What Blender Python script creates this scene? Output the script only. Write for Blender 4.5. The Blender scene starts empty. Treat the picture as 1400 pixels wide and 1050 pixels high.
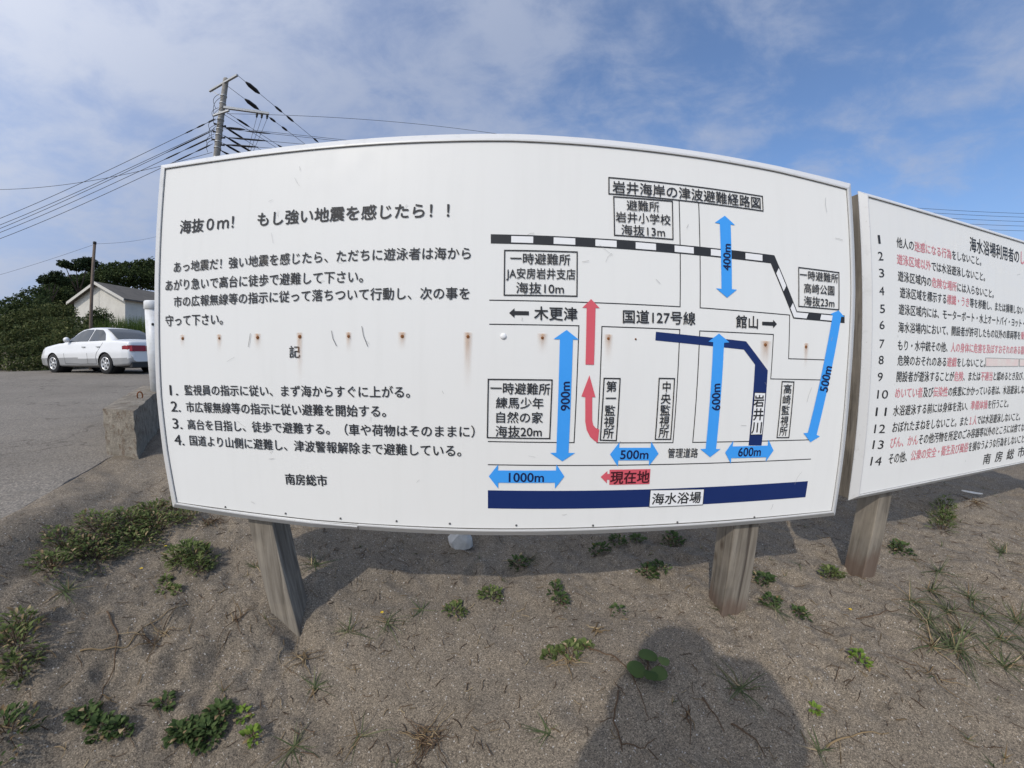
import bpy, bmesh, math, random
import numpy as np
from mathutils import Vector, Matrix
R_ = math.radians
rng = random.Random(7)
scene = bpy.context.scene
COL = scene.collection

# ------------------------------------------------------------------ camera, sky, sun, exposure
# World axes: +X along the big board to the right, +Y away from the photographer, Z up; the lens is the origin
cd = bpy.data.cameras.new('camera')
cam = bpy.data.objects.new('camera', cd)
COL.objects.link(cam)
scene.camera = cam
cd.type = 'PANO'                                   # wide action-camera lens: a real fisheye projection
cd.panorama_type = 'FISHEYE_LENS_POLYNOMIAL'
cd.sensor_fit = 'HORIZONTAL'
cd.sensor_width = 36.0
cd.sensor_height = 27.0
cd.fisheye_fov = R_(170)
cd.fisheye_polynomial_k0 = 0.0
cd.fisheye_polynomial_k1 = -0.08100270570016466
cd.fisheye_polynomial_k2 = 0.0
cd.fisheye_polynomial_k3 = 8.384770663900816e-05
cd.fisheye_polynomial_k4 = -1.547569314045757e-06
cd.clip_start = 0.01
cd.clip_end = 3000
cam.matrix_world = Matrix(((0.99963856, -0.01606386, -0.02155689, 0),
                           (-0.0202297, 0.07864355, -0.99669752, 0),
                           (0.01770612, 0.99677337, 0.07829016, 0), (0, 0, 0, 1)))

SUN = Vector((-0.58, -0.93, 1.0)).normalized()
SUN_EL = math.asin(SUN.z)
SUN_AZ = math.atan2(SUN.x, SUN.y) % (2 * math.pi)   # clockwise from +Y
sl = bpy.data.lights.new('sun', 'SUN')
sl.energy = 2.45
sl.angle = R_(0.8)
sl.color = (1.0, 0.93, 0.83)
so = bpy.data.objects.new('sun', sl)
COL.objects.link(so)
so.rotation_euler = SUN.to_track_quat('Z', 'Y').to_euler()

world = bpy.data.worlds.new('World')
scene.world = world
world.use_nodes = True
def build_sky():
    nt = world.node_tree
    N, K = nt.nodes, nt.links
    N.clear()
    out = N.new('ShaderNodeOutputWorld')
    bg = N.new('ShaderNodeBackground')
    bg.inputs['Strength'].default_value = 0.1
    sky = N.new('ShaderNodeTexSky')
    sky.sky_type = 'NISHITA'
    sky.sun_disc = False
    sky.sun_elevation = SUN_EL
    sky.sun_rotation = SUN_AZ
    sky.air_density = 1.0
    sky.dust_density = 0.6
    sky.ozone_density = 2.0
    tc = N.new('ShaderNodeTexCoord')
    sep = N.new('ShaderNodeSeparateXYZ')
    K.new(tc.outputs['Generated'], sep.inputs[0])
    def m(op, a, b=None, clamp=False):
        n = N.new('ShaderNodeMath'); n.operation = op; n.use_clamp = clamp
        for i, v in enumerate((a, b)):
            if v is None: continue
            if isinstance(v, (int, float)): n.inputs[i].default_value = v
            else: K.new(v, n.inputs[i])
        return n.outputs[0]
    zc = m('ADD', m('MAXIMUM', sep.outputs['Z'], 0.0), 0.22)
    u = m('DIVIDE', sep.outputs['X'], zc)
    v = m('DIVIDE', sep.outputs['Y'], zc)
    cmb = N.new('ShaderNodeCombineXYZ')
    K.new(u, cmb.inputs[0]); K.new(v, cmb.inputs[1])
    def noise(scale, detail, rough, dist, off):
        mp = N.new('ShaderNodeMapping')
        mp.inputs['Location'].default_value = (off, off * .7, off * .3)
        mp.inputs['Rotation'].default_value = (0, 0, R_(24))
        mp.inputs['Scale'].default_value = (1.0, 1.3, 1.0)
        K.new(cmb.outputs[0], mp.inputs[0])
        n = N.new('ShaderNodeTexNoise')
        n.inputs['Scale'].default_value = scale
        n.inputs['Detail'].default_value = detail
        n.inputs['Roughness'].default_value = rough
        n.inputs['Distortion'].default_value = dist
        K.new(mp.outputs[0], n.inputs['Vector'])
        return n.outputs['Fac']
    def ramp(fac, a, b):
        mr = N.new('ShaderNodeMapRange'); mr.interpolation_type = 'SMOOTHSTEP'
        K.new(fac, mr.inputs[0]); mr.inputs[1].default_value = a; mr.inputs[2].default_value = b
        return mr.outputs[0]
    big = noise(1.15, 4, 0.55, 0.3, 3.1)
    fine = noise(4.2, 8, 0.62, 0.25, 7.7)
    # thicker veil towards the left (-X), broken cloud towards the right
    leftness = ramp(sep.outputs['X'], 0.30, -0.62)
    low = ramp(sep.outputs['Z'], 0.45, 0.05)
    mix1 = m('ADD', m('MULTIPLY', big, 0.62), m('MULTIPLY', fine, 0.52))
    thr = m('ADD', mix1, m('MULTIPLY', leftness, 0.07))
    cloud = m('MULTIPLY', ramp(thr, 0.50, 0.75), 0.74)
    veil = m('ADD', m('ADD', m('MULTIPLY', low, 0.30), 0.12), m('MULTIPLY', leftness, 0.45), True)
    # the veil is brightest and whitest round the sun, behind the photographer's left shoulder; glow added there, out of view, for fill light
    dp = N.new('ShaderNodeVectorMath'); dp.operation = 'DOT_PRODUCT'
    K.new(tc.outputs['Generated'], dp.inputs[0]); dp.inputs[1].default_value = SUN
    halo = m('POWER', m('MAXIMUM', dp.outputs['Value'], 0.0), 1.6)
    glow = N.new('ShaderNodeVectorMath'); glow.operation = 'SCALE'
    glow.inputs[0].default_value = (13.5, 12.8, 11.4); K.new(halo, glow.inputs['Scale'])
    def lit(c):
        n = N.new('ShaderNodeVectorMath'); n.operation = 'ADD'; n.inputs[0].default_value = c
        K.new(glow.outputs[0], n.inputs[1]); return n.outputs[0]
    tint = N.new('ShaderNodeMix'); tint.data_type = 'RGBA'; tint.blend_type = 'MULTIPLY'
    tint.inputs['Factor'].default_value = 1.0
    K.new(sky.outputs[0], tint.inputs['A']); tint.inputs['B'].default_value = (1.30, 1.58, 1.85, 1)
    mv = N.new('ShaderNodeMix'); mv.data_type = 'RGBA'
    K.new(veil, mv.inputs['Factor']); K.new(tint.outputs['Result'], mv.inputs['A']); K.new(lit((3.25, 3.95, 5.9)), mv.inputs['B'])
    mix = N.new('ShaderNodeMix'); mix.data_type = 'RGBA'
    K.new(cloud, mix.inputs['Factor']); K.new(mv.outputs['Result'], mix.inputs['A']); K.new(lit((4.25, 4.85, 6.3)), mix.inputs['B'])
    K.new(mix.outputs['Result'], bg.inputs['Color'])
    K.new(bg.outputs[0], out.inputs['Surface'])
build_sky()

scene.render.engine = 'CYCLES'
scene.view_settings.view_transform = 'Standard'
scene.view_settings.look = 'None'
scene.view_settings.gamma = 1.0
scene.view_settings.exposure = 0.0
scene.cycles.use_denoising = True
scene.cycles.max_bounces = 6
scene.cycles.transparent_max_bounces = 12

# ------------------------------------------------------------------ mesh helpers
class MB:
    """collects vertices and faces (with a material slot) for ONE mesh"""
    def __init__(self): self.v, self.f, self.m, self.s = [], [], [], []
    def add(self, vs, fs, mi=0, smooth=False):
        o = len(self.v)
        self.v.extend([tuple(map(float, p)) for p in vs])
        for f in fs:
            self.f.append(tuple(i + o for i in f)); self.m.append(mi); self.s.append(smooth)
    def hexa(self, p, mi=0):
        """eight corners: 0-3 one face, 4-7 the opposite one in the same order"""
        self.add(p, [(3, 2, 1, 0), (4, 5, 6, 7), (0, 1, 5, 4), (1, 2, 6, 5), (2, 3, 7, 6), (3, 0, 4, 7)], mi)
    def box(self, a, b, mi=0):
        (x0, y0, z0), (x1, y1, z1) = a, b
        self.hexa([(x0, y0, z0), (x1, y0, z0), (x1, y1, z0), (x0, y1, z0), (x0, y0, z1), (x1, y0, z1), (x1, y1, z1), (x0, y1, z1)], mi)
    def tube(self, pts, rad, n=8, mi=0, cap=True, smooth=True):
        pts = [Vector(p) for p in pts]
        rads = rad if isinstance(rad, (list, tuple)) else [rad] * len(pts)
        prev = None; vs = []; fs = []
        for i, p in enumerate(pts):
            d = (pts[min(i + 1, len(pts) - 1)] - pts[max(i - 1, 0)])
            if d.length < 1e-9: d = Vector((0, 0, 1))
            d.normalize()
            if prev is None:
                a = Vector((0, 0, 1)) if abs(d.z) < .9 else Vector((1, 0, 0))
                u = d.cross(a).normalized()
            else:
                u = (prev - d * prev.dot(d)); u = u.normalized() if u.length > 1e-6 else d.orthogonal().normalized()
            prev = u; w = d.cross(u)
            for k in range(n):
                t = 2 * math.pi * k / n
                vs.append(p + (u * math.cos(t) + w * math.sin(t)) * rads[i])
        for i in range(len(pts) - 1):
            for k in range(n):
                k2 = (k + 1) % n
                fs.append((i * n + k, i * n + k2, (i + 1) * n + k2, (i + 1) * n + k))
        self.add(vs, fs, mi, smooth)
        if cap:
            o = len(self.v) - len(vs)
            self.f.append(tuple(o + k for k in reversed(range(n)))); self.m.append(mi); self.s.append(False)
            o2 = o + (len(pts) - 1) * n
            self.f.append(tuple(o2 + k for k in range(n))); self.m.append(mi); self.s.append(False)
    def lathe(self, c, prof, n=20, mi=0, axis='Z', smooth=True, cap=True):
        """prof: (radius, height) pairs about c"""
        vs = []; fs = []
        for r, h in prof:
            for k in range(n):
                t = 2 * math.pi * k / n
                a, b = r * math.cos(t), r * math.sin(t)
                q = {'Z': (a, b, h), 'Y': (a, h, b), 'X': (h, a, b)}[axis]
                vs.append((c[0] + q[0], c[1] + q[1], c[2] + q[2]))
        for i in range(len(prof) - 1):
            for k in range(n):
                k2 = (k + 1) % n
                fs.append((i * n + k, i * n + k2, (i + 1) * n + k2, (i + 1) * n + k))
        if cap: fs.append(tuple(range(n))); fs.append(tuple((len(prof) - 1) * n + k for k in range(n)))
        self.add(vs, fs, mi, smooth)
    def quad(self, a, b, c, d, mi=0): self.add([a, b, c, d], [(0, 1, 2, 3)], mi)
    def poly(self, pts, mi=0): self.add(pts, [tuple(range(len(pts)))], mi)

def obj(name, mb, mats, parent=None, base=None, bevel=0, tri=False):
    """ONE mesh object; vertices are given in world coordinates"""
    off = Vector(base) if base is not None else (root_loc(parent) if parent else Vector((0, 0, 0)))
    me = bpy.data.meshes.new(name)
    vs = np.array(mb.v, float).reshape(-1, 3) - np.array(off)
    me.from_pydata(vs.tolist(), [], mb.f)
    for m_ in (mats if isinstance(mats, (list, tuple)) else [mats]): me.materials.append(m_)
    me.polygons.foreach_set('material_index', mb.m)
    me.polygons.foreach_set('use_smooth', mb.s)
    bm = bmesh.new(); bm.from_mesh(me)
    if tri:
        bmesh.ops.triangulate(bm, faces=[f for f in bm.faces if len(f.verts) > 4])
    else:
        bmesh.ops.recalc_face_normals(bm, faces=bm.faces)
    bm.to_mesh(me); bm.free()
    o = bpy.data.objects.new(name, me)
    COL.objects.link(o)
    if parent: o.parent = parent
    else: o.location = off
    if bevel:
        b = o.modifiers.new('bevel', 'BEVEL'); b.width = bevel; b.segments = 2; b.limit_method = 'ANGLE'; b.angle_limit = R_(40)
    return o
def root_loc(o):
    v = Vector((0, 0, 0))
    while o is not None:
        v = v + o.location; o = o.parent
    return v
def tag(o, label=None, cat=None, group=None, kind=None):
    if label: o['label'] = label
    if cat: o['category'] = cat
    if group: o['group'] = group
    if kind: o['kind'] = kind
    return o
def thing(name, label, cat, loc, group=None):
    o = bpy.data.objects.new(name, None); COL.objects.link(o)
    o.location = loc; o.empty_display_size = .1
    return tag(o, label, cat, group)

# ------------------------------------------------------------------ materials
def mat(name, col, rough=.6, metal=0, spec=.5):
    m = bpy.data.materials.new(name); m.use_nodes = True
    b = m.node_tree.nodes['Principled BSDF']
    b.inputs['Base Color'].default_value = (*col, 1)
    b.inputs['Roughness'].default_value = rough
    b.inputs['Metallic'].default_value = metal
    b.inputs['Specular IOR Level'].default_value = spec
    return m
class NT:
    def __init__(s, m): s.t = m.node_tree; s.N = s.t.nodes; s.K = s.t.links; s.b = s.N['Principled BSDF']
    def coord(s, kind='Object', scale=(1, 1, 1)):
        tc = s.N.new('ShaderNodeTexCoord'); mp = s.N.new('ShaderNodeMapping')
        mp.inputs['Scale'].default_value = scale
        s.K.new(tc.outputs[kind], mp.inputs[0]); return mp.outputs[0]
    def noise(s, vec, scale, detail=4, rough=.55, dist=0):
        n = s.N.new('ShaderNodeTexNoise')
        n.inputs['Scale'].default_value = scale; n.inputs['Detail'].default_value = detail
        n.inputs['Roughness'].default_value = rough; n.inputs['Distortion'].default_value = dist
        s.K.new(vec, n.inputs['Vector']); return n.outputs['Fac']
    def voro(s, vec, scale, out='Color'):
        n = s.N.new('ShaderNodeTexVoronoi'); n.inputs['Scale'].default_value = scale
        s.K.new(vec, n.inputs['Vector']); return n.outputs[out]
    def ramp(s, fac, stops):
        r = s.N.new('ShaderNodeValToRGB'); e = r.color_ramp.elements
        while len(e) < len(stops): e.new(.5)
        for i, (p, c) in enumerate(stops):
            e[i].position = p; e[i].color = (*c, 1) if len(c) == 3 else c
        s.K.new(fac, r.inputs[0]); return r.outputs[0]
    def rng(s, fac, a, b, c=0., d=1.):
        r = s.N.new('ShaderNodeMapRange'); s.K.new(fac, r.inputs[0])
        for i, v in enumerate((a, b, c, d)): r.inputs[i + 1].default_value = v
        return r.outputs[0]
    def mix(s, fac, a, b, mode='MIX'):
        n = s.N.new('ShaderNodeMix'); n.data_type = 'RGBA'; n.blend_type = mode
        for k, v in (('Factor', fac), ('A', a), ('B', b)):
            if isinstance(v, (int, float)): n.inputs[k].default_value = v
            elif isinstance(v, tuple): n.inputs[k].default_value = (*v, 1)
            else: s.K.new(v, n.inputs[k])
        return n.outputs['Result']
    def math(s, op, a, b=0., clamp=False):
        n = s.N.new('ShaderNodeMath'); n.operation = op; n.use_clamp = clamp
        for i, v in enumerate((a, b)):
            if isinstance(v, (int, float)): n.inputs[i].default_value = v
            else: s.K.new(v, n.inputs[i])
        return n.outputs[0]
    def sep(s, vec, ax):
        n = s.N.new('ShaderNodeSeparateXYZ'); s.K.new(vec, n.inputs[0]); return n.outputs[ax]
    def geo(s, out):
        n = s.N.new('ShaderNodeNewGeometry'); return n.outputs[out]
    def col(s, v): s.K.new(v, s.b.inputs['Base Color'])
    def rough(s, v): s.K.new(v, s.b.inputs['Roughness'])
    def bump(s, h, strength=.5, dist=.01):
        n = s.N.new('ShaderNodeBump'); n.inputs['Strength'].default_value = strength; n.inputs['Distance'].default_value = dist
        s.K.new(h, n.inputs['Height']); s.K.new(n.outputs[0], s.b.inputs['Normal'])

def m_sand():
    m = mat('sand', (.2, .17, .15), .95, spec=.2); t = NT(m)
    v = t.coord('Object')
    big = t.noise(v, 1.6, 5, .6)
    c = t.ramp(big, [(.30, (.158, .134, .104)), (.55, (.206, .174, .134)), (.75, (.250, .212, .163))])
    med = t.noise(v, 34, 6, .7)
    c = t.mix(t.rng(med, .35, .7, 0, .55), c, (.135, .110, .083))
    grain = t.voro(v, 330)
    g = t.sep(grain, 0)
    c = t.mix(.85, c, t.ramp(g, [(0, (.42, .41, .42)), (.45, (.9, .9, .9)), (.80, (1.3, 1.28, 1.25)), (.94, (1.6, 1.57, 1.53)), (1, (2.1, 2.05, 2.0))]), 'MULTIPLY')
    grain2 = t.sep(t.voro(v, 240), 1)
    c = t.mix(t.rng(grain2, .988, .994, 0, .6), c, (.55, .53, .50))
    c = t.mix(t.rng(grain2, .04, .03, 0, .6), c, (.03, .026, .024))
    t.col(c)
    h = t.math('ADD', t.math('MULTIPLY', t.noise(v, 60, 8, .75), 1.0), t.math('MULTIPLY', g, .16))
    t.bump(h, .55, .010)
    return m
def m_asphalt():
    m = mat('asphalt', (.16, .15, .14), .9, spec=.3); t = NT(m)
    v = t.coord('Object')
    c = t.ramp(t.noise(v, .9, 6, .6), [(.3, (.162, .145, .123)), (.7, (.218, .197, .169))])
    g = t.sep(t.voro(v, 130), 0)
    c = t.mix(.8, c, t.ramp(g, [(0, (.5, .5, .5)), (.6, (1, 1, 1)), (1, (1.75, 1.7, 1.65))]), 'MULTIPLY')
    c = t.mix(t.rng(t.noise(v, 6, 8, .7), .52, .68, 0, .5), c, (.205, .177, .143))
    ve = t.N.new('ShaderNodeTexVoronoi'); ve.feature = 'DISTANCE_TO_EDGE'; ve.inputs['Scale'].default_value = .55
    wv = t.N.new('ShaderNodeVectorMath'); wv.operation = 'ADD'; wn = t.N.new('ShaderNodeTexNoise'); wn.inputs['Scale'].default_value = 2.2; wn.inputs['Detail'].default_value = 6
    t.K.new(v, wn.inputs['Vector']); t.K.new(v, wv.inputs[0]); t.K.new(wn.outputs['Color'], wv.inputs[1]); t.K.new(wv.outputs[0], ve.inputs['Vector'])
    c = t.mix(t.rng(ve.outputs['Distance'], .012, .003, 0, .55), c, (.06, .05, .042))
    t.col(c); t.bump(t.math('ADD', g, t.noise(v, 40, 4)), .5, .006)
    return m
def m_panel():
    m = mat('white_painted_sheet', (.74, .74, .73), .45, spec=.3); t = NT(m)
    v = t.coord('Object')
    vs = t.coord('Object', (9, 1, .7))
    c = t.mix(t.rng(t.noise(vs, 2.2, 5, .6), .5, .75, 0, .22), (.735, .733, .712), (.650, .648, .622))
    c = t.mix(t.rng(t.noise(v, 2.5, 3), .55, .8, 0, .25), c, (.70, .705, .70))
    c = t.mix(t.rng(t.noise(v, 130, 2), .74, .80, 0, .35), c, (.33, .31, .28))
    t.col(c); t.rough(t.rng(t.noise(v, 12, 4), .3, .7, .34, .55))
    return m
def m_alu():
    m = mat('white_aluminium', (.70, .70, .70), .45, .12, .5); t = NT(m)
    v = t.coord('Object')
    c = t.mix(t.rng(t.noise(v, 14, 6, .7), .56, .75, 0, .5), (.60, .60, .595), (.43, .425, .41))
    c = t.mix(t.rng(t.noise(v, 60, 3), .68, .76, 0, .6), c, (.34, .31, .27))
    t.col(c); return m
def m_wood(damp=False):
    m = mat('weathered_timber_damp' if damp else 'weathered_timber', (.3, .26, .22), .85, spec=.2); t = NT(m)
    v = t.coord('Object', (1, 1, .06))
    g = t.noise(v, 34, 6, .65, .6)
    c = t.ramp(g, [(.28, (.078, .067, .054)), (.5, (.172, .151, .124)), (.72, (.285, .256, .214))])
    cr = t.noise(t.coord('Object', (1, 1, .025)), 26, 3, .5, .4)
    c = t.mix(t.rng(cr, .60, .66, 0, .85), c, (.055, .045, .038))
    c = t.mix(t.rng(t.noise(t.coord('Object'), 5, 4), .5, .75, 0, .4), c, (.36, .31, .24))
    kn = t.voro(t.coord('Object', (1, 1, .55)), 8.5, 'Distance')
    c = t.mix(t.rng(kn, .17, .07, 0, .85), c, (.075, .055, .04))
    if damp:
        z = t.sep(t.coord('Object'), 2)
        f = t.math('ADD', t.math('SUBTRACT', z, .06), t.math('MULTIPLY', t.noise(t.coord('Object', (1, 1, .3)), 16, 5), .22))
        c = t.mix(t.rng(f, .175, .10, 0, .7), c, (.115, .075, .055))
    t.col(c); t.bump(t.math('ADD', g, t.math('MULTIPLY', t.rng(cr, .58, .66, 1, 0), .6)), .5, .004)
    return m
def m_concrete():
    m = mat('rough_concrete', (.3, .28, .25), .95, spec=.2); t = NT(m)
    v = t.coord('Object')
    c = t.ramp(t.noise(v, 7, 8, .7), [(.3, (.16, .14, .112)), (.55, (.28, .25, .205)), (.75, (.37, .335, .28))])
    c = t.mix(t.rng(t.noise(v, 16, 6, .75), .50, .62, 0, .75), c, (.13, .09, .062))
    c = t.mix(t.rng(t.voro(v, 90, 'Distance'), .25, .1, 0, .4), c, (.5, .47, .42))
    t.col(c); t.bump(t.noise(v, 45, 8, .75), 1, .02); return m
def m_foliage(name, dark, mid, light, tr=.25):
    m = mat(name, mid, .75, spec=.12); t = NT(m)
    rnd = t.geo('Random Per Island')
    c = t.ramp(rnd, [(0, dark), (.55, mid), (1, light)])
    c = t.mix(t.rng(t.noise(t.coord('Object'), 1.3, 3), .4, .7, 0, .35), c, dark)
    t.col(c)
    tn = t.N.new('ShaderNodeBsdfTranslucent'); t.K.new(c, tn.inputs[0])
    mx = t.N.new('ShaderNodeMixShader'); mx.inputs[0].default_value = tr
    t.K.new(t.b.outputs[0], mx.inputs[1]); t.K.new(tn.outputs[0], mx.inputs[2])
    t.K.new(mx.outputs[0], t.N['Material Output'].inputs['Surface'])
    return m
def m_ink(name, col, var=.12):
    m = mat(name, col, .5, spec=.3); t = NT(m)
    v = t.coord('Object')
    t.col(t.mix(t.rng(t.noise(v, 9, 6, .7), .4, .75, 0, var), col, tuple(min(1, k * 1.3 + .05) for k in col)))
    return m
def m_varied(name, a, b, scale, rough=.7, metal=0, bump=0, spec=.4):
    m = mat(name, a, rough, metal, spec); t = NT(m); v = t.coord('Object')
    n = t.noise(v, scale, 6, .65)
    t.col(t.mix(t.rng(n, .35, .7), a, b))
    if bump: t.bump(n, bump, .01)
    return m
def m_stain():
    m = mat('rust_stain', (.48, .23, .07), .8); t = NT(m)
    g = t.coord('Generated')
    x = t.math('ABSOLUTE', t.math('SUBTRACT', t.sep(g, 0), .5)); z = t.sep(g, 2)
    a = t.math('MULTIPLY', t.rng(x, .08, .48, 1, 0), t.math('POWER', z, 2.3))
    a = t.math('MULTIPLY', a, t.rng(t.noise(t.coord('Object', (60, 60, 6)), 1.5, 4), .3, .6, .45, 1.))
    t.K.new(t.math('MULTIPLY', a, .6, True), t.b.inputs['Alpha'])
    return m
M = dict(
    sand=m_sand(), asphalt=m_asphalt(), panel=m_panel(), alu=m_alu(), wood=m_wood(), damp=m_wood(True), concrete=m_concrete(),
    black=m_ink('black_lettering', (.022, .023, .026)), blue=m_ink('sky_blue_film', (.045, .31, .80), .1), red=m_ink('faded_red_film', (.60, .095, .125), .15),
    navy=m_ink('navy_film', (.006, .022, .115), .03), navytext=m_ink('dark_blue_lettering', (.006, .012, .065), .05), maroon=m_ink('dark_maroon_lettering', (.055, .008, .014), .05),
    pink=m_ink('faded_red_lettering', (.60, .22, .25), .4), white=m_ink('white_film', (.76, .765, .77), .05),
    edge_dark=mat('dark_edge_strip', (.10, .095, .085), .8), rust=m_varied('rusty_iron', (.13, .045, .018), (.25, .10, .035), 200, .9), stain=m_stain(),
    grey_scuff=mat('grey_scuff', (.36, .36, .35), .8), dark_scuff=mat('dark_scuff', (.10, .10, .10), .8), patch=m_varied('faded_tape', (.70, .66, .61), (.74, .55, .53), 9, .6),
    steel=m_varied('galvanised_steel', (.42, .43, .43), (.30, .30, .30), 20, .5, .6), whitepipe=m_varied('worn_white_paint', (.66, .67, .68), (.52, .52, .50), 14, .45),
    pole=m_varied('grey_concrete_pole', (.30, .285, .26), (.20, .19, .175), 8, .9, 0, .2), cable=mat('black_cable', (.012, .012, .014), .6), sleeve=mat('black_sleeve', (.006, .006, .008), .7),
    thinpole=m_varied('brown_wooden_pole', (.16, .12, .09), (.10, .075, .06), 5, .9),
    stone=m_varied('pale_stone', (.55, .54, .52), (.40, .39, .37), 14, .9, 0, .6), shell=m_varied('white_shell', (.72, .69, .63), (.5, .46, .4), 40, .6),
    carwhite=m_varied('white_car_paint', (.72, .725, .73), (.68, .685, .69), 1, .22, 0, 0, .6), carsilver=m_varied('silver_car_paint', (.42, .425, .43), (.37, .375, .38), 1, .3, .35),
    glass=m_varied('dark_car_glass', (.018, .024, .028), (.03, .036, .04), 2, .06, 0, 0, .8), tyre=m_varied('tyre_rubber', (.014, .014, .015), (.03, .03, .03), 30, .85), rim=m_varied('alloy_rim', (.62, .63, .64), (.5, .5, .5), 20, .3, .6),
    trim=mat('black_trim', (.012, .012, .013), .5), lamp=m_varied('red_lamp_lens', (.30, .010, .022), (.20, .006, .014), 6, .15), clearlamp=mat('clear_lamp_lens', (.6, .6, .6), .15),
    wall=m_varied('cream_render', (.62, .60, .54), (.52, .50, .45), 1.1, .9), roof=m_varied('brown_roofing', (.12, .108, .095), (.075, .07, .062), 1.6, .9, 0, .3), eave=mat('pale_barge_board', (.55, .53, .48), .8),
    trunk=m_varied('pine_bark', (.085, .062, .045), (.045, .034, .026), 6, .95, 0, .5),
    fol_dark=m_foliage('dark_foliage', (.026, .041, .017), (.056, .080, .028), (.105, .128, .048)),
    fol_pine=m_foliage('pine_needles', (.016, .028, .014), (.034, .052, .022), (.062, .082, .034)),
    fol_scrub=m_foliage('scrub_foliage', (.042, .056, .022), (.098, .122, .041), (.19, .19, .08)),
    fol_green=m_foliage('bright_grass', (.05, .085, .02), (.09, .14, .035), (.16, .20, .06)),
    weed=m_foliage('weed_leaves', (.060, .085, .026), (.115, .150, .048), (.19, .215, .085)),
    weed_dark=m_foliage('dark_weed_leaves', (.036, .062, .022), (.070, .108, .036), (.115, .155, .058)),
    weed_lime=m_foliage('lime_weed_leaves', (.09, .16, .03), (.15, .23, .04), (.24, .30, .06)),
    blade=m_foliage('grass_blades', (.060, .080, .036), (.105, .130, .060), (.19, .195, .105)),
    straw=m_foliage('dry_straw', (.14, .095, .05), (.25, .18, .10), (.42, .33, .20), .1),
    root=m_foliage('dry_brown_stems', (.06, .038, .024), (.11, .072, .046), (.20, .14, .09), .05),
    yellow=mat('yellow_petals', (.62, .42, .02), .6), cloth=m_varied('dark_cloth', (.03, .032, .04), (.045, .047, .055), 30, .9), skin=mat('skin', (.45, .27, .19), .5), device=mat('black_plastic', (.01, .01, .01), .4),
)

# ------------------------------------------------------------------ the ground (one sheet to the horizon) and the asphalt
GP=np.array([(0,-.6,1.32),(0,.4,1.28),(0,.85,1.21),(0,1.3,1.14),(0,1.8,1.11),(0,3,1.02),(0,6,.95),
(-1.08,1.3,1.08),(-.86,1.12,1.245),(-.65,.92,1.27),(-.8,1.4,1.12),(1.0,1.25,1.10),(1.9,1.3,1.10),(2.7,1.6,1.02),(3.6,1.9,.97),(2.4,.7,1.12),(2.0,0,1.2),(4,0,1.12),(3,4,.92),(-1.2,.4,1.22),(-.6,.6,1.28),
(-1.7,.75,1.02),(-2.3,1.1,.83),(-1.7,.05,.97),(-1.1,-.9,1.2),(-2.9,2.15,.80),(-2.15,1.7,.90),(-1.5,1.5,1.02),(-1.6,2.2,.93),(-2.5,2.5,.80),(-3.8,3.3,.79),(-2,4,.9),(-6,7,.72),(-1,8,.9)],float)
def _u(r2): return np.where(r2>1e-12, r2*np.log(np.maximum(r2,1e-12)),0)
def _solve():
    n=len(GP); X=GP[:,:2]
    r2=((X[:,None]-X[None])**2).sum(-1)
    A=np.zeros((n+3,n+3)); A[:n,:n]=_u(r2)+np.eye(n)*.02; A[:n,n]=1; A[:n,n+1:]=X; A[n,:n]=1; A[n+1:,:n]=X.T
    return np.linalg.solve(A,np.concatenate([GP[:,2],[0,0,0]]))
GW=_solve()
EDGE=np.array([(-.45,-2.0),(-1.1,-.95),(-1.76,.09),(-2.43,1.13),(-3.0,2.06),(-3.9,3.4),(-8.4,9.9),(-11.5,15.5)])
def smooth(t): t=np.clip(t,0,1); return t*t*(3-2*t)
def asphalt_z(x,y):
    r=np.hypot(x,y); return -.80+.255*smooth((r-3.5)/12)
def edge_x(y):
    return np.interp(y,EDGE[:,1],EDGE[:,0])
def sand_z(x,y):
    x=np.asarray(x,float); y=np.asarray(y,float)
    xc=np.clip(x,-7,5); yc=np.clip(y,-1.5,8)
    d=GW[-3]+GW[-2]*xc+GW[-1]*yc
    for i,(px,py,_) in enumerate(GP): d=d+GW[i]*_u((xc-px)**2+(yc-py)**2)
    z=-np.clip(d,.7,1.4)
    z=z-.05*np.exp(-(((x+.865)/.07)**2+((y-1.20)/.07)**2))+.035*np.exp(-(((x+1.03)/.1)**2+((y-1.17)/.09)**2))
    return z
def ground_z(x,y):
    x=np.asarray(x,float); y=np.asarray(y,float)
    sd=edge_x(y)-x   # >0 on the asphalt side
    z=sand_z(x,y); a=asphalt_z(x,y)
    m=smooth((sd+.35)/.35)
    z=z*(1-m)+(a+.004)*m
    z=z-.06*smooth((sd-.02)/.06)
    r=np.hypot(x,y); az=np.degrees(np.arctan2(x,y))
    w=smooth((az+95)/15)*smooth((-30-az)/14)
    z=z+w*(smooth((r-19)/6)*.6+np.clip(r-22,0,60)*.10)
    return z

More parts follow.
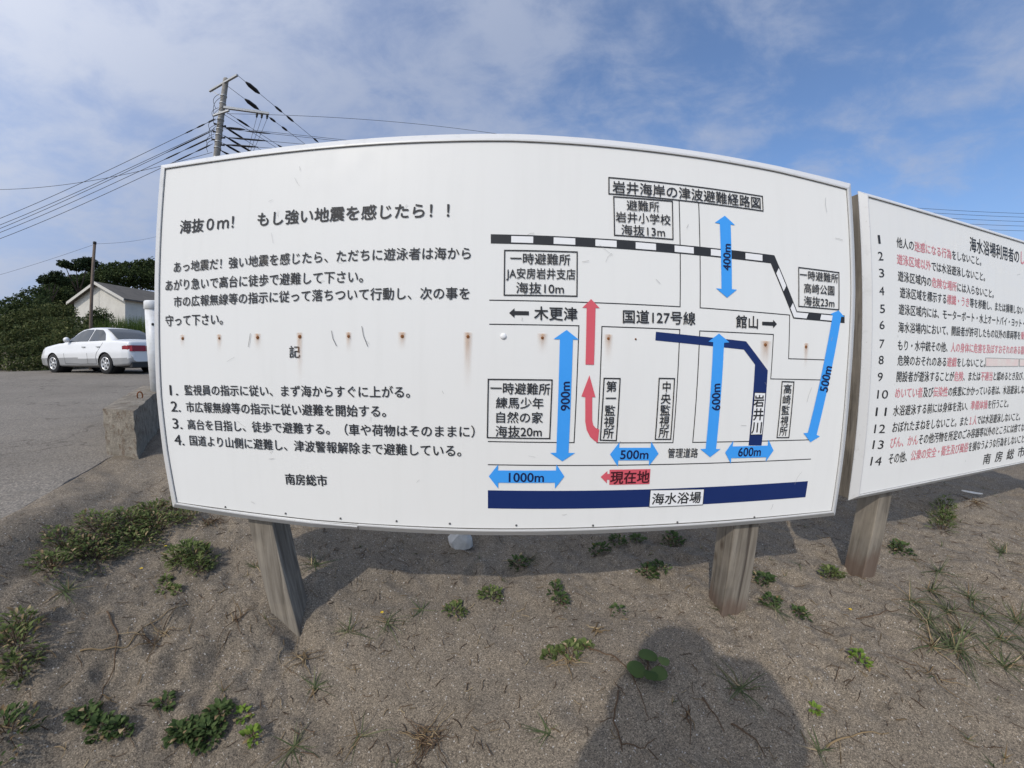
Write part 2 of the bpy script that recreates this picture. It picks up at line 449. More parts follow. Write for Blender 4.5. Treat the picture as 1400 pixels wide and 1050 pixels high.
class VN:
    """value noise on a lattice"""
    def __init__(s, seed): s.t = np.random.RandomState(seed).rand(256, 256)
    def __call__(s, x, y, f):
        x = np.asarray(x) * f; y = np.asarray(y) * f
        xi, yi = np.floor(x).astype(int), np.floor(y).astype(int); fx, fy = x - xi, y - yi
        fx, fy = fx * fx * (3 - 2 * fx), fy * fy * (3 - 2 * fy); T = s.t
        a, b = T[xi % 256, yi % 256], T[(xi + 1) % 256, yi % 256]; c, d = T[xi % 256, (yi + 1) % 256], T[(xi + 1) % 256, (yi + 1) % 256]
        return (a * (1 - fx) + b * fx) * (1 - fy) + (c * (1 - fx) + d * fx) * fy - .5
V1, V2, V3, V4 = VN(1), VN(2), VN(3), VN(4)
_r = np.random.RandomState(11)
DENTS = [(_r.uniform(-2.0, 2.6), _r.uniform(.35, 2.2), _r.uniform(.03, .075), _r.uniform(.05, .11), _r.uniform(0, 3.14), _r.uniform(.006, .02)) for _ in range(70)]
DENTS += [(-1.36, 1.02, .05, .07, .4, .022), (-1.22, .93, .04, .05, 0, .018), (-1.42, .82, .03, .035, 0, .026), (-1.3, 1.12, .06, .1, .8, .02), (-1.62, .62, .09, .12, .2, .03), (-1.1, 1.0, .05, .08, 2.1, .02)]
def fine_z(x, y):
    z = ground_z(x, y)
    r = np.hypot(x, y - 1); sd = edge_x(y) - x
    w = (1 - smooth((r - 5) / 8)) * (1 - smooth((sd + .05) / .1) * .9)
    n = V1(x, y, 1.7) * .055 + V2(x + 3, y, 4.3) * .036 + V3(x, y + 5, 11) * .022 + (V4(x, y, 27) * .011 + V1(x + 9, y, 60) * .006) * np.clip(.35 + 3.2 * (V3(x + 4, y + 2, 1.3) + .12), .25, 2.2)
    for cx, cy, a, b, th, dp in DENTS:
        u = (x - cx) * math.cos(th) + (y - cy) * math.sin(th); v = -(x - cx) * math.sin(th) + (y - cy) * math.cos(th)
        q = (u / a) ** 2 + (v / b) ** 2
        n = n - dp * np.exp(-q) + dp * .45 * np.exp(-((np.sqrt(q) - 1.5) / .45) ** 2)
    return z + n * w
def grid_mesh(name, X, Y, Z, mask=None, m_=None):
    ny, nx = X.shape
    idx = np.arange(nx * ny).reshape(ny, nx)
    q = np.stack([idx[:-1, :-1], idx[:-1, 1:], idx[1:, 1:], idx[1:, :-1]], -1).reshape(-1, 4)
    me = bpy.data.meshes.new(name)
    me.vertices.add(nx * ny); me.vertices.foreach_set('co', np.stack([X, Y, Z], -1).ravel())
    me.loops.add(q.size); me.loops.foreach_set('vertex_index', q.ravel().astype(np.int32))
    me.polygons.add(len(q)); me.polygons.foreach_set('loop_start', np.arange(0, q.size, 4, dtype=np.int32))
    me.polygons.foreach_set('use_smooth', np.ones(len(q), bool)); me.materials.append(m_)
    me.update(); me.validate()
    o = bpy.data.objects.new(name, me); COL.objects.link(o); return o
def axis(lo, hi, step, far):
    a = list(np.arange(lo, hi, step)); s = step
    x = hi; up = []
    while x < far: up.append(x); s = min(s * 1.12, 40); x += s
    x = lo; s = step; dn = []
    while x > -far:
        s = min(s * 1.12, 40); x -= s; dn.append(x)
    return np.array(dn[::-1] + a + up)
xs, ys = axis(-3.0, 4.2, .013, 700), axis(-.2, 2.9, .013, 700)
X, Y = np.meshgrid(xs, ys)
ZG = fine_z(X, Y)
tag(grid_mesh('sand', X, Y, ZG, m_=M['sand']), kind='structure')
import bisect
_xl, _yl = xs.tolist(), ys.tolist()
def gz(x, y):
    i = min(max(bisect.bisect_right(_xl, x) - 1, 0), len(_xl) - 2); j = min(max(bisect.bisect_right(_yl, y) - 1, 0), len(_yl) - 2)
    u = (x - _xl[i]) / (_xl[i + 1] - _xl[i]); v = (y - _yl[j]) / (_yl[j + 1] - _yl[j])
    return float((ZG[j, i] * (1 - u) + ZG[j, i + 1] * u) * (1 - v) + (ZG[j + 1, i] * (1 - u) + ZG[j + 1, i + 1] * u) * v)

# asphalt: rows across from the edge, following the same slope
ty = np.concatenate([np.arange(-2.0, 5, .04), np.arange(5, 16.6, .25)])
ss = np.concatenate([[0], .012 * 1.16 ** np.arange(0, 52)]); ss = ss[ss < 24]
TY, SS = np.meshgrid(ty, ss, indexing='ij')
EX = edge_x(TY) - .012 + (V2(TY, TY * 0 + 3, 3.0) * .05 + V3(TY, TY * 0 + 1, 9.0) * .03) * np.exp(-SS / .3)
AX = EX - SS; AY = TY + SS * .12
AZ = asphalt_z(AX, AY) + .004 + V1(AX, AY, .8) * .012 - .03 * np.exp(-(SS / .006) ** 2)
tag(grid_mesh('asphalt', AX, AY, AZ, m_=M['asphalt']), kind='structure')
# cracks and the joint along the edge are dark lines sunk in the surface; a low broken kerb lies at the far left
mb = MB(); r = random.Random(3)
for k in range(7):
    x0, y0, h0 = -26 + 1.7 * k, 15.2 - .1 * k, .10
    z0 = float(asphalt_z(x0, y0))
    mb.hexa([(x0, y0, z0 - .1), (x0 + 1.55, y0 - .06, z0 - .1), (x0 + 1.55, y0 + .14, z0 - .1), (x0, y0 + .2, z0 - .1), (x0 + .02, y0 + .03, z0 + h0), (x0 + 1.5, y0 - .02, z0 + h0 * r.uniform(.5, 1)), (x0 + 1.5, y0 + .12, z0 + h0), (x0 + .02, y0 + .17, z0 + h0)])
k_ = obj('kerb', mb, M['concrete'], None, (-22, 15, -.55), bevel=.02); tag(k_, kind='structure')

# ------------------------------------------------------------------ what is printed on the boards, in metres on their faces
TEXT_LEFT= [('海抜０ｍ！\u3000もし強い地震を感じたら！！', -1.2693, 0.4949, -0.1977, 0.495, 0.0526), ('あっ地震だ！強い地震を感じたら、ただちに遊泳者は海から', -1.2914, 0.339, -0.1208, 0.345, 0.0417), ('あがり急いで高台に徒歩で避難して下さい。', -1.3311, 0.2701, -0.4913, 0.2689, 0.0427), ('市の広報無線等の指示に従って落ちついて行動し、次の事を', -1.2881, 0.2049, -0.1218, 0.2088, 0.041), ('守って下さい。', -1.3302, 0.133, -1.0538, 0.1328, 0.0431), ('記', -0.7688, 0.0093, -0.7269, 0.0093, 0.0423), ('1.', -1.3209, -0.1369, -1.2795, -0.1361, 0.0433), ('監視員の指示に従い、まず海からすぐに上がる。', -1.2452, -0.136, -0.3222, -0.1253, 0.0402), ('2.', -1.3203, -0.2014, -1.2718, -0.201, 0.0437), ('市広報無線等の指示に従い避難を開始する。', -1.2424, -0.2024, -0.4082, -0.1937, 0.041), ('3.', -1.3184, -0.2694, -1.2702, -0.269, 0.0443), ('高台を目指し、徒歩で避難する。（車や荷物はそのままに）', -1.2419, -0.2707, -0.0996, -0.2573, 0.0405), ('4.', -1.3165, -0.3354, -1.2679, -0.3345, 0.0448), ('国道より山側に避難し、津波警報解除まで避難している。', -1.2383, -0.3346, -0.146, -0.3257, 0.0413), ('南房総市', -0.812, -0.4605, -0.6421, -0.4564, 0.0422)]
TEXT_MAP= [('岩井海岸の津波避難経路図', 0.363, 0.6023, 0.95, 0.606, 0.0442), ('避難所', 0.4129, 0.5382, 0.5337, 0.5422, 0.0379), ('岩井小学校', 0.373, 0.4929, 0.5756, 0.4975, 0.0374), ('海抜13m', 0.3929, 0.4479, 0.5534, 0.4517, 0.037), ('一時避難所', 0.0122, 0.3295, 0.2145, 0.331, 0.0377), ('JA安房岩井支店', -0.0004, 0.2788, 0.2323, 0.282, 0.0364), ('海抜10m', 0.0335, 0.2305, 0.194, 0.2318, 0.0376), ('木更津', 0.0955, 0.1464, 0.2412, 0.1472, 0.0444), ('国道127号線', 0.4009, 0.1459, 0.6719, 0.1509, 0.0454), ('館山', 0.839, 0.1503, 0.9342, 0.1514, 0.0458), ('一時避難所', 1.1269, 0.3488, 1.3209, 0.3511, 0.0362), ('高崎公園', 1.1479, 0.2983, 1.3019, 0.3005, 0.0375), ('海抜23m', 1.1475, 0.249, 1.3029, 0.2517, 0.0374), ('一時避難所', -0.047, -0.1075, 0.1543, -0.108, 0.0387), ('練馬少年', -0.0276, -0.1564, 0.1333, -0.1563, 0.038), ('自然の家', -0.0255, -0.2063, 0.1322, -0.2057, 0.0383), ('海抜20m', -0.0279, -0.2548, 0.1297, -0.2538, 0.0388), ('海水浴場', 0.5473, -0.5072, 0.7447, -0.5088, 0.0443), ('管理道路', 0.5925, -0.3329, 0.7128, -0.3349, 0.0358), ('第', 0.349, -0.0955, 0.3855, -0.095, 0.0366), ('一', 0.3488, -0.1365, 0.3855, -0.1361, 0.0369), ('監', 0.3476, -0.1788, 0.3843, -0.1786, 0.0371), ('視', 0.3466, -0.2189, 0.3835, -0.2188, 0.0374), ('所', 0.3455, -0.2588, 0.3825, -0.2588, 0.0378), ('中', 0.5556, -0.0934, 0.5853, -0.093, 0.0375), ('央', 0.5511, -0.1355, 0.5886, -0.1352, 0.0377), ('監', 0.5511, -0.1767, 0.5887, -0.1766, 0.038), ('視', 0.551, -0.2166, 0.5887, -0.2167, 0.0384), ('所', 0.551, -0.2569, 0.5889, -0.2572, 0.0388), ('高', 1.0689, -0.0951, 1.1056, -0.094, 0.0368), ('崎', 1.0686, -0.1361, 1.1054, -0.1353, 0.0369), ('監', 1.0669, -0.1768, 1.1037, -0.1763, 0.0372), ('視', 1.067, -0.2185, 1.1039, -0.2184, 0.0375), ('所', 1.0665, -0.2586, 1.1035, -0.2587, 0.0378), ('岩', 0.9355, -0.142, 0.9794, -0.1413, 0.0444), ('井', 0.9374, -0.1924, 0.9814, -0.192, 0.0449), ('川', 0.9351, -0.2431, 0.9792, -0.2431, 0.0453)]
TEXT_ARROW= [('500m', 0.4128, -0.3356, 0.5173, -0.3359, 0.0336), ('600m', 0.8857, -0.3358, 0.9876, -0.3368, 0.036), ('1000m', 0.0206, -0.4178, 0.1424, -0.417, 0.0349), ('現在地', 0.382, -0.4211, 0.5279, -0.4205, 0.0464)]
TEXT_TURNED= [('400m', 0.7969, 0.3339, 0.798, 0.4318, 0.0322), ('900m', 0.208, -0.1801, 0.2049, -0.0823, 0.0327), ('600m', 0.772, -0.1771, 0.7647, -0.0805, 0.0365), ('500m', 1.2683, -0.102, 1.2826, -0.0007, 0.0444)]
BOXES= [[(0.3509, 0.6358), (0.9609, 0.6354), (0.9611, 0.5775), (0.35, 0.5751)], [(0.3672, 0.5657), (0.5846, 0.5691), (0.5842, 0.4284), (0.3689, 0.4264)], [(-0.007, 0.3567), (0.2382, 0.3595), (0.2391, 0.2081), (-0.0059, 0.2046)], [(1.1217, 0.3757), (1.3267, 0.3762), (1.329, 0.2268), (1.1236, 0.2254)], [(-0.0545, -0.0779), (0.1607, -0.0766), (0.1583, -0.2785), (-0.0557, -0.2777)], [(0.3404, -0.0677), (0.3975, -0.0677), (0.3944, -0.2858), (0.3363, -0.2835)], [(0.5411, -0.064), (0.5995, -0.064), (0.5992, -0.2825), (0.5397, -0.2819)], [(1.0594, -0.0662), (1.1164, -0.0669), (1.1157, -0.2858), (1.0579, -0.2845)]]
LINES= [[(-0.0555, 0.187), (0.6125, 0.1897), (0.6117, 0.5753)], [(0.6888, 0.576), (0.6911, 0.1906), (1.0814, 0.1887), (1.0843, 0.0218), (1.2644, 0.0235)], [(-0.0541, 0.1064), (0.248, 0.1083), (0.2442, -0.2929), (-0.0538, -0.2918)], [(0.3279, 0.1084), (0.6132, 0.1094), (0.61, -0.2954), (0.3258, -0.2935), (0.3279, 0.1084)], [(1.2522, -0.0566), (1.0056, -0.0574), (1.0079, 0.1105), (0.6917, 0.1081), (0.689, -0.2958), (1.2194, -0.2979)], [(-0.0532, -0.3742), (1.2429, -0.3783)]]
RAIL_A= [(-0.0549, 0.4119), (1.008, 0.4113), (1.1163, 0.2057), (1.3615, 0.2064)] 
RAIL_B= [(-0.0542, 0.3799), (0.9908, 0.3786), (1.0994, 0.1764), (1.3628, 0.1752)]
RAILCELL1= [(0.0143, 0.0882), (0.1577, 0.2316), (0.3015, 0.3765), (0.4451, 0.5199), (0.5903, 0.6648), (0.7333, 0.8038), (0.8784, 0.9531)]
BLUE= [[(0.7938, 0.5381), (0.836, 0.507), (0.8174, 0.5074), (0.8198, 0.2666), (0.8412, 0.2666), (0.7998, 0.2338), (0.7537, 0.2652), (0.776, 0.2647), (0.7718, 0.5058), (0.7513, 0.5068)], [(0.2062, 0.093), (0.2483, 0.0616), (0.2282, 0.061), (0.2259, -0.3293), (0.2491, -0.3293), (0.2052, -0.3596), (0.1615, -0.3294), (0.1829, -0.3286), (0.1837, 0.0609), (0.1624, 0.0611)], [(0.7696, 0.1023), (0.8139, 0.0721), (0.7918, 0.0699), (0.788, -0.3225), (0.8071, -0.3229), (0.7659, -0.353), (0.7217, -0.3215), (0.7438, -0.3203), (0.7467, 0.0701), (0.7269, 0.0714)], [(1.3271, 0.224), (1.3597, 0.1995), (1.3422, 0.1998), (1.2558, -0.2782), (1.2738, -0.2846), (1.228, -0.3075), (1.1864, -0.2694), (1.2088, -0.2687), (1.2966, 0.2025), (1.2826, 0.2056)], [(0.3744, -0.3352), (0.4065, -0.2914), (0.4067, -0.3115), (0.5239, -0.3128), (0.525, -0.2908), (0.5563, -0.3349), (0.5225, -0.3801), (0.5222, -0.359), (0.4064, -0.3572), (0.406, -0.3799)], [(0.8281, -0.337), (0.8591, -0.2921), (0.8583, -0.3141), (1.0169, -0.3151), (1.0178, -0.2919), (1.0477, -0.3352), (1.0163, -0.3793), (1.0169, -0.3611), (0.8576, -0.3594), (0.858, -0.3812)], [(-0.0498, -0.4162), (-0.0177, -0.3728), (-0.0185, -0.394), (0.1843, -0.3926), (0.185, -0.3708), (0.2147, -0.4144), (0.1831, -0.4594), (0.1822, -0.4376), (-0.017, -0.4388), (-0.0167, -0.4605)]]
RED= [[(0.2884, 0.2003), (0.3185, 0.1704), (0.3039, 0.1708), (0.3033, -0.0222), (0.2738, -0.0221), (0.2732, 0.1696), (0.2584, 0.1698)], [(0.2887, -0.0584), (0.3124, -0.1332), (0.3011, -0.1336), (0.3044, -0.2132), (0.3089, -0.2304), (0.3171, -0.2401), (0.3307, -0.2458), (0.3281, -0.293), (0.3154, -0.2856), (0.2999, -0.272), (0.2863, -0.2475), (0.2801, -0.2182), (0.2768, -0.1336), (0.2631, -0.1313)], [(0.3768, -0.3914), (0.5302, -0.3918), (0.531, -0.4488), (0.3793, -0.4478)], [(0.3456, -0.4178), (0.3686, -0.3964), (0.369, -0.407), (0.3779, -0.4071), (0.3782, -0.4285), (0.369, -0.4283), (0.3699, -0.4418)]]
NAVY= [[(0.5227, 0.0977), (0.8862, 0.079), (0.9894, -0.0254), (0.9894, -0.3143), (0.9295, -0.3127), (0.9299, -0.0053), (0.8778, 0.0482), (0.5215, 0.0676)], [(-0.0526, -0.4679), (1.2427, -0.4714), (1.2424, -0.5405), (-0.0523, -0.5365)]]
WHITE= [[(0.9357, -0.11), (0.9847, -0.1108), (0.9858, -0.2709), (0.9329, -0.271)], [(0.5371, -0.4724), (0.755, -0.4772), (0.7572, -0.5405), (0.5383, -0.5386)]]
BLACKARROW= [[(0.0115, 0.1452), (0.0291, 0.1613), (0.0297, 0.152), (0.0775, 0.1523), (0.0778, 0.1391), (0.03, 0.139), (0.0297, 0.1294)], [(1.0216, 0.1507), (1.0034, 0.1657), (1.004, 0.1572), (0.954, 0.1556), (0.9545, 0.143), (1.0045, 0.1431), (1.0045, 0.1343)]]
NAILS= [(-1.2462, 0.0627), (-1.0708, 0.061), (-0.9007, 0.0616), (-0.7274, 0.063), (-0.5406, 0.063), (-0.3488, 0.063), (-0.1247, 0.0638), (0.1247, 0.0644), (0.3518, 0.0681), (0.9728, 0.0701), (1.1666, 0.0708), (0.4492, 0.0696)]
TEXT_RULES= [('海水浴場利用者の|し|', 1.0448, 0.666, 1.6695, 0.6779, 0.0769), ('他人の|迷惑になる行為|をしないこと。', 0.4002, 0.574, 1.163, 0.5901, 0.0469), ('1', 0.2644, 0.5651, 0.2801, 0.5676, 0.0407), ('|遊泳区域以外|では水浴遊泳しないこと。', 0.4026, 0.497, 1.2066, 0.5119, 0.0468), ('2', 0.2625, 0.4904, 0.2983, 0.4955, 0.0404), ('遊泳区域内の|危険な場所|には入らないこと。', 0.4093, 0.421, 1.3086, 0.4318, 0.0469), ('3', 0.2694, 0.4167, 0.3053, 0.4212, 0.0402), ('遊泳区域を標示する|標識・うき|等を移動し、または損壊しない', 0.4266, 0.3478, 1.6773, 0.3733, 0.0483), ('4', 0.2714, 0.3382, 0.3075, 0.342, 0.0399), ('遊泳区域内には、モーターボート・水上オートバイ・ヨット・', 0.4207, 0.2712, 1.6988, 0.299, 0.0483), ('5', 0.2794, 0.261, 0.3156, 0.2642, 0.0398), ('海水浴場内において、開設者が許可したもの以外の車両等を|乗', 0.423, 0.1895, 1.7099, 0.2273, 0.0485), ('6', 0.2807, 0.1903, 0.317, 0.1928, 0.0397), ('もり・水中銃その他、|人の身体に危害を及ぼすおそれのある器', 0.4261, 0.108, 1.725, 0.1423, 0.0486), ('7', 0.2859, 0.1081, 0.3224, 0.11, 0.0399), ('危険のおそれのある|遊戯|をしないこと。', 0.4319, 0.039, 1.2599, 0.0519, 0.047), ('8', 0.2877, 0.0368, 0.3243, 0.038, 0.04), ('開設者が遊泳することが|危険|、または|不適当|と認めるとき及び、', 0.4341, -0.0355, 1.7518, -0.0106, 0.0493), ('9', 0.2896, -0.0378, 0.3264, -0.0372, 0.0403), ('|めいてい者|及び|伝染性|の疾患にかかっている者は、水浴遊泳しな', 0.4351, -0.1108, 1.7779, -0.0916, 0.0498), ('10', 0.298, -0.1155, 0.3784, -0.1157, 0.0409), ('水浴遊泳する前には身体を洗い、|準備体操|を行うこと。', 0.4333, -0.1934, 1.5936, -0.172, 0.0496), ('11', 0.2993, -0.1932, 0.38, -0.195, 0.0414), ('おぼれたまねをしないこと。また|１人|では水浴遊泳しないこと。', 0.4426, -0.271, 1.771, -0.2547, 0.051), ('12', 0.3039, -0.2709, 0.385, -0.2742, 0.0421), ('|びん、かん|その他汚物を所定のごみ容器等以外のところには捨てな', 0.4421, -0.3439, 1.8465, -0.3251, 0.052), ('13', 0.3072, -0.3435, 0.3888, -0.3482, 0.0427), ('その他、|公衆の安全・衛生及び風俗|を損なうような行為をしないこと', 0.4462, -0.4215, 1.8707, -0.3974, 0.0529), ('14', 0.3091, -0.4204, 0.391, -0.4265, 0.0436), ('南', 1.3822, -0.4926, 1.4645, -0.4935, 0.062), ('房', 1.524, -0.4896, 1.6108, -0.4905, 0.0636), ('総', 1.6706, -0.4851, 1.7619, -0.4859, 0.0652), ('市', 1.8148, -0.4808, 1.9107, -0.4815, 0.0668)]
PATCH = (0, 0)

# ------------------------------------------------------------------ the two notice boards
Y1 = 1.18
def pt1(x, z, lift=0.): return (x, Y1 - lift, z)                       # a point on the big board's face
PSI = R_(5.75)
D2 = (math.cos(PSI), math.sin(PSI)); N2 = (math.sin(PSI), -math.cos(PSI)); P02 = (1.41 * .96, 1.255 * .96)
def pt2(s, z, lift=0.): return (P02[0] + D2[0] * s + N2[0] * lift, P02[1] + D2[1] * s + N2[1] * lift, z)

def flat(pts, f, lift, mb=None, mi=0):
    mb = mb or MB(); mb.poly([f(x, z, lift) for x, z in pts], mi); return mb
def strokes(pts, w, f, lift, mb, closed=False):
    """a line of width w through the points, mitred at the corners"""
    n = len(pts); P = [Vector(p) for p in pts]; L = []; Rr = []
    for i in range(n):
        a = P[i - 1] if (i > 0 or closed) else None; b = P[(i + 1) % n] if (i < n - 1 or closed) else None
        d1 = (P[i] - a).normalized() if a is not None else None; d2 = (b - P[i]).normalized() if b is not None else None
        d1 = d1 if d1 is not None else d2; d2 = d2 if d2 is not None else d1
        n1 = Vector((-d1.y, d1.x)); n2 = Vector((-d2.y, d2.x)); mm = (n1 + n2).normalized(); k = w / 2 / max(.3, mm.dot(n1))
        L.append(P[i] + mm * k); Rr.append(P[i] - mm * k)
    for i in range(n if closed else n - 1):
        j = (i + 1) % n
        mb.poly([f(q.x, q.y, lift) for q in (L[i], L[j], Rr[j], Rr[i])])

PENDING = []
def text(specs, mats, parent, f, lift, bold=.012, label=None, digits=False, name='lettering', group=None):
    """several lines of lettering that belong together -> ONE mesh part; made after all texts are set"""
    jobs = []
    for sp in specs:
        s, x0, z0, x1, z1, h = sp[:6]
        cu = bpy.data.curves.new('lettering', 'FONT'); cu.size = 1; cu.resolution_u = 3
        segs = s.split('|'); cu.body = ''.join(segs)
        if len(segs) > 1:
            i = 0
            for k, sg in enumerate(segs):
                for _ in sg:
                    cu.body_format[i].material_index = k % 2; i += 1
        for m_ in mats: cu.materials.append(m_)
        o = bpy.data.objects.new('lettering', cu); COL.objects.link(o)
        jobs.append((o, x0, z0, x1, z1, h, all(ord(c) < 128 for c in s)))
    PENDING.append((jobs, mats, parent, f, lift, label, name, bold))
def finish_text():
    bpy.context.view_layer.update(); dg = bpy.context.evaluated_depsgraph_get()
    for jobs, mats, parent, f, lift, label, name, bold in PENDING:
        mb = MB()
        for o, x0, z0, x1, z1, h, asc in jobs:
            me = bpy.data.meshes.new_from_object(o.evaluated_get(dg))
            co = np.empty(len(me.vertices) * 3); me.vertices.foreach_get('co', co); co = co.reshape(-1, 3)
            xa, xb = co[:, 0].min(), co[:, 0].max()
            L = math.hypot(x1 - x0, z1 - z0); dx, dz = (x1 - x0) / L, (z1 - z0) / L
            yc, sc = (.365, h / .74) if asc else (.38, h / .92)
            a = (co[:, 0] - xa) / (xb - xa) * L; b = (co[:, 1] - yc) * sc
            X = x0 + dx * a - dz * b; Z = z0 + dz * a + dx * b
            k = bold * h / .92 * (.45 if asc and name == 'lettering' else 1)
            for j, (sx, sz) in enumerate(((1, .4), (-1, -.4), (.4, -1), (-.4, 1))):       # heavier strokes: the film is cut a little fat
                o2 = len(mb.v)
                mb.v.extend(f(float(px + sx * k), float(pz + sz * k), lift + j * .00006) for px, pz in zip(X, Z))
                for p in me.polygons:
                    mb.f.append(tuple(i + o2 for i in p.vertices)); mb.m.append(p.material_index); mb.s.append(False)
            cu = o.data
            bpy.data.objects.remove(o); bpy.data.curves.remove(cu); bpy.data.meshes.remove(me)
        ob = obj(name, mb, mats, parent, tri=True)
        if label: ob['label'] = label

def rail(inn, out, f, depth=.045, bev=.016, lip=.006):
    """one side of the bevelled edging through matching inner and outer points: lip, bevel, return"""
    mb = MB(); vs = []
    for i, o in zip(inn, out):
        vs += [f(*i, -.004), f(*i, lip), f(i[0] + (o[0] - i[0]) * .18, i[1] + (o[1] - i[1]) * .18, lip), f(*o, -bev), f(*o, -depth), f(*i, -depth)]
    n = 6; fs = []
    for j in range(len(inn) - 1):
        fs += [(j * n + k, j * n + (k + 1) % n, (j + 1) * n + (k + 1) % n, (j + 1) * n + k) for k in range(n)]
    e = (len(inn) - 1) * n
    mb.add(vs, fs + [tuple(range(n)), tuple(e + k for k in reversed(range(n)))])
    return mb
def lerp(a, b, t): return (a[0] + (b[0] - a[0]) * t, a[1] + (b[1] - a[1]) * t)
def timber(a, b, z0, z1, rot=None):
    mb = MB(); (x0, y0), (x1, y1) = a, b
    n = 1
    n = 2; zs = [z0, -.6, z1]
    for i in range(n):
        mb.hexa([(x0, y0, zs[i]), (x1, y0, zs[i]), (x1, y1, zs[i]), (x0, y1, zs[i]), (x0, y0, zs[i + 1]), (x1, y0, zs[i + 1]), (x1, y1, zs[i + 1]), (x0, y1, zs[i + 1])])
    return mb
def simple_post(fp, z0, z1):
    mb = MB(); mb.hexa([(*p, z0) for p in fp] + [(*p, z1) for p in fp]); return mb

def big_board():
    root = thing('notice_board', 'large white tsunami evacuation notice board with blue and red route map, on two timber posts', 'notice board', (0.0, Y1 + .03, -1.12))
    k = (Y1 + .016) / Y1
    # the edges as they are: the top is bowed up a little, the lower left length sags towards its joint
    TI = [(-1.3662, .7419), (-.7925, .7453), (-.2447, .7493), (.0105, .7535), (.2678, .7523), (.7712, .7497), (1.0277, .7455), (1.381, .7289)]
    TO = [(-1.393, .7615), (-.80, .7715), (-.25, .7790), (.0105, .7840), (.27, .7825), (.7727, .7770), (1.035, .7720), (1.4069, .7584)]
    RI = [(1.381, .7289), (1.3935, .30), (1.390, -.05), (1.3955, -.36), (1.4, -.6148)]
    RO = [(1.4069, .7584), (1.4195, .30), (1.416, -.05), (1.4215, -.36), (1.425, -.6378)]
    LI = [(-1.3432, -.604), (-1.3585, -.3816), (-1.3660, -.16), (-1.3625, .20), (-1.3662, .7419)]
    LO = [(-1.3708, -.6277), (-1.3865, -.39), (-1.3935, -.16), (-1.3900, .20), (-1.393, .7615)]
    B1I = [(-1.3432, -.604), (-1.0, -.616), (-.7084, -.6235), (-.534, -.626)]
    B1O = [(-1.3708, -.6277), (-1.005, -.640), (-.7084, -.647), (-.534, -.642)]
    B2I = [(-.531, -.6180), (-.0969, -.6185), (.4707, -.6140), (.8955, -.6155), (1.4, -.6148)]
    B2O = [(-.531, -.6420), (-.0969, -.6425), (.4707, -.6385), (.8955, -.6385), (1.425, -.6378)]
    big = lambda L: [(x * k, z * k) for x, z in L]
    ring = TI + RI[1:] + [(.4707, -.614), (-.0969, -.614), (-.7084, -.614)] + LI[:-1]
    ring = [(x + (.012 if x > 1.3 else -.012 if x < -1.3 else 0), z + (.011 if z > .7 else -.009 if z < -.6 else 0)) for x, z in ring]
    n = len(ring); mb = MB()
    mb.add([pt1(*p, 0) for p in ring] + [pt1(*p, -.038) for p in ring], [tuple(range(n)), tuple(range(2 * n - 1, n - 1, -1))] + [(i, n + i, n + (i + 1) % n, (i + 1) % n) for i in range(n)])
    obj('panel', mb, M['panel'], root, tri=True)
    for a, c in ((TI, TO), (RI, RO), (LI, LO), (B2I, B2O)): obj('frame_rail', rail(a, big(c), pt1), M['alu'], root, bevel=.0012)
    sb = MB()  # thin dark line drawn along the inner edge of the rails
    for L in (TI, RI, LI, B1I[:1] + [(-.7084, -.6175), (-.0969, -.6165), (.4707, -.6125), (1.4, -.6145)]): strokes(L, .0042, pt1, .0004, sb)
    obj('edge_strip', sb, M['edge_dark'], root)
    l = obj('frame_rail', rail(B1I, big(B1O), pt1), M['alu'], root, bevel=.0012)
    l['label'] = 'short left length of the lower edging, sagging towards the joint'
    # posts
    p1 = timber((-1.048, Y1 + .046), (-.935, Y1 + .16), -1.5, .62); p2 = timber((.945, Y1 + .046), (1.069, Y1 + .165), -1.4, .62)
    for p_, dx_ in ((p1, .068), (p2, .028)):                     # both have settled out of plumb
        p_.v = [(x + dx_ * max(0, -.6 - z) / .72, y, z) for x, y, z in p_.v]
    obj('post', p1, M['wood'], root, bevel=.004)
    o = obj('post', p2, M['damp'], root, bevel=.004); o['label'] = 'right post, stained red brown at the sand'
    # map: thin street lines, boxes
    mb = MB()
    for L in LINES: strokes(L[:-1] if L[0] == L[-1] else L, .0036, pt1, .0006, mb, L[0] == L[-1])
    obj('street_outline', mb, M['black'], root)
    for b in BOXES:
        mb = MB(); strokes(b, .0042, pt1, .0021, mb, True); obj('text_box', mb, M['black'], root)
    for nm, i in (('river_band', 0), ('sea_band', 1)):
        obj(nm, flat(NAVY[i], pt1, .0009), M['navy'], root, tri=True)
    # railway
    mb = MB(); A, Bq = RAIL_A, RAIL_B
    for i in range(3): mb.poly([pt1(*q, .0009) for q in (A[i], A[i + 1], Bq[i + 1], Bq[i])])
    rw = obj('railway_band', mb, M['black'], root)
    mb = MB(); e = .0048
    def railz(a, x): return np.interp(x, [p[0] for p in a], [p[1] for p in a])
    for x0, x1 in RAILCELL1:
        mb = MB(); mb.poly([pt1(x0, railz(A, x0) - e, .0014), pt1(x1, railz(A, x1) - e, .0014), pt1(x1, railz(Bq, x1) + e, .0014), pt1(x0, railz(Bq, x0) + e, .0014)])
        obj('white_cell', mb, M['white'], rw)
    def along(t0, t1):      # cells on the slanted stretch
        a0, a1, b0, b1 = lerp(A[1], A[2], t0), lerp(A[1], A[2], t1), lerp(Bq[1], Bq[2], t0), lerp(Bq[1], Bq[2], t1)
        return [lerp(a0, b0, .16), lerp(a1, b1, .16), lerp(a1, b1, .84), lerp(a0, b0, .84)]
    mb = MB(); mb.poly([pt1(*q, .0014) for q in along(.205, .525)]); obj('white_cell', mb, M['white'], rw)
    mb = MB()
    c = along(.83, 1.0)
    d0, d1 = lerp(A[2], A[3], .235), lerp(Bq[2], Bq[3], .235)
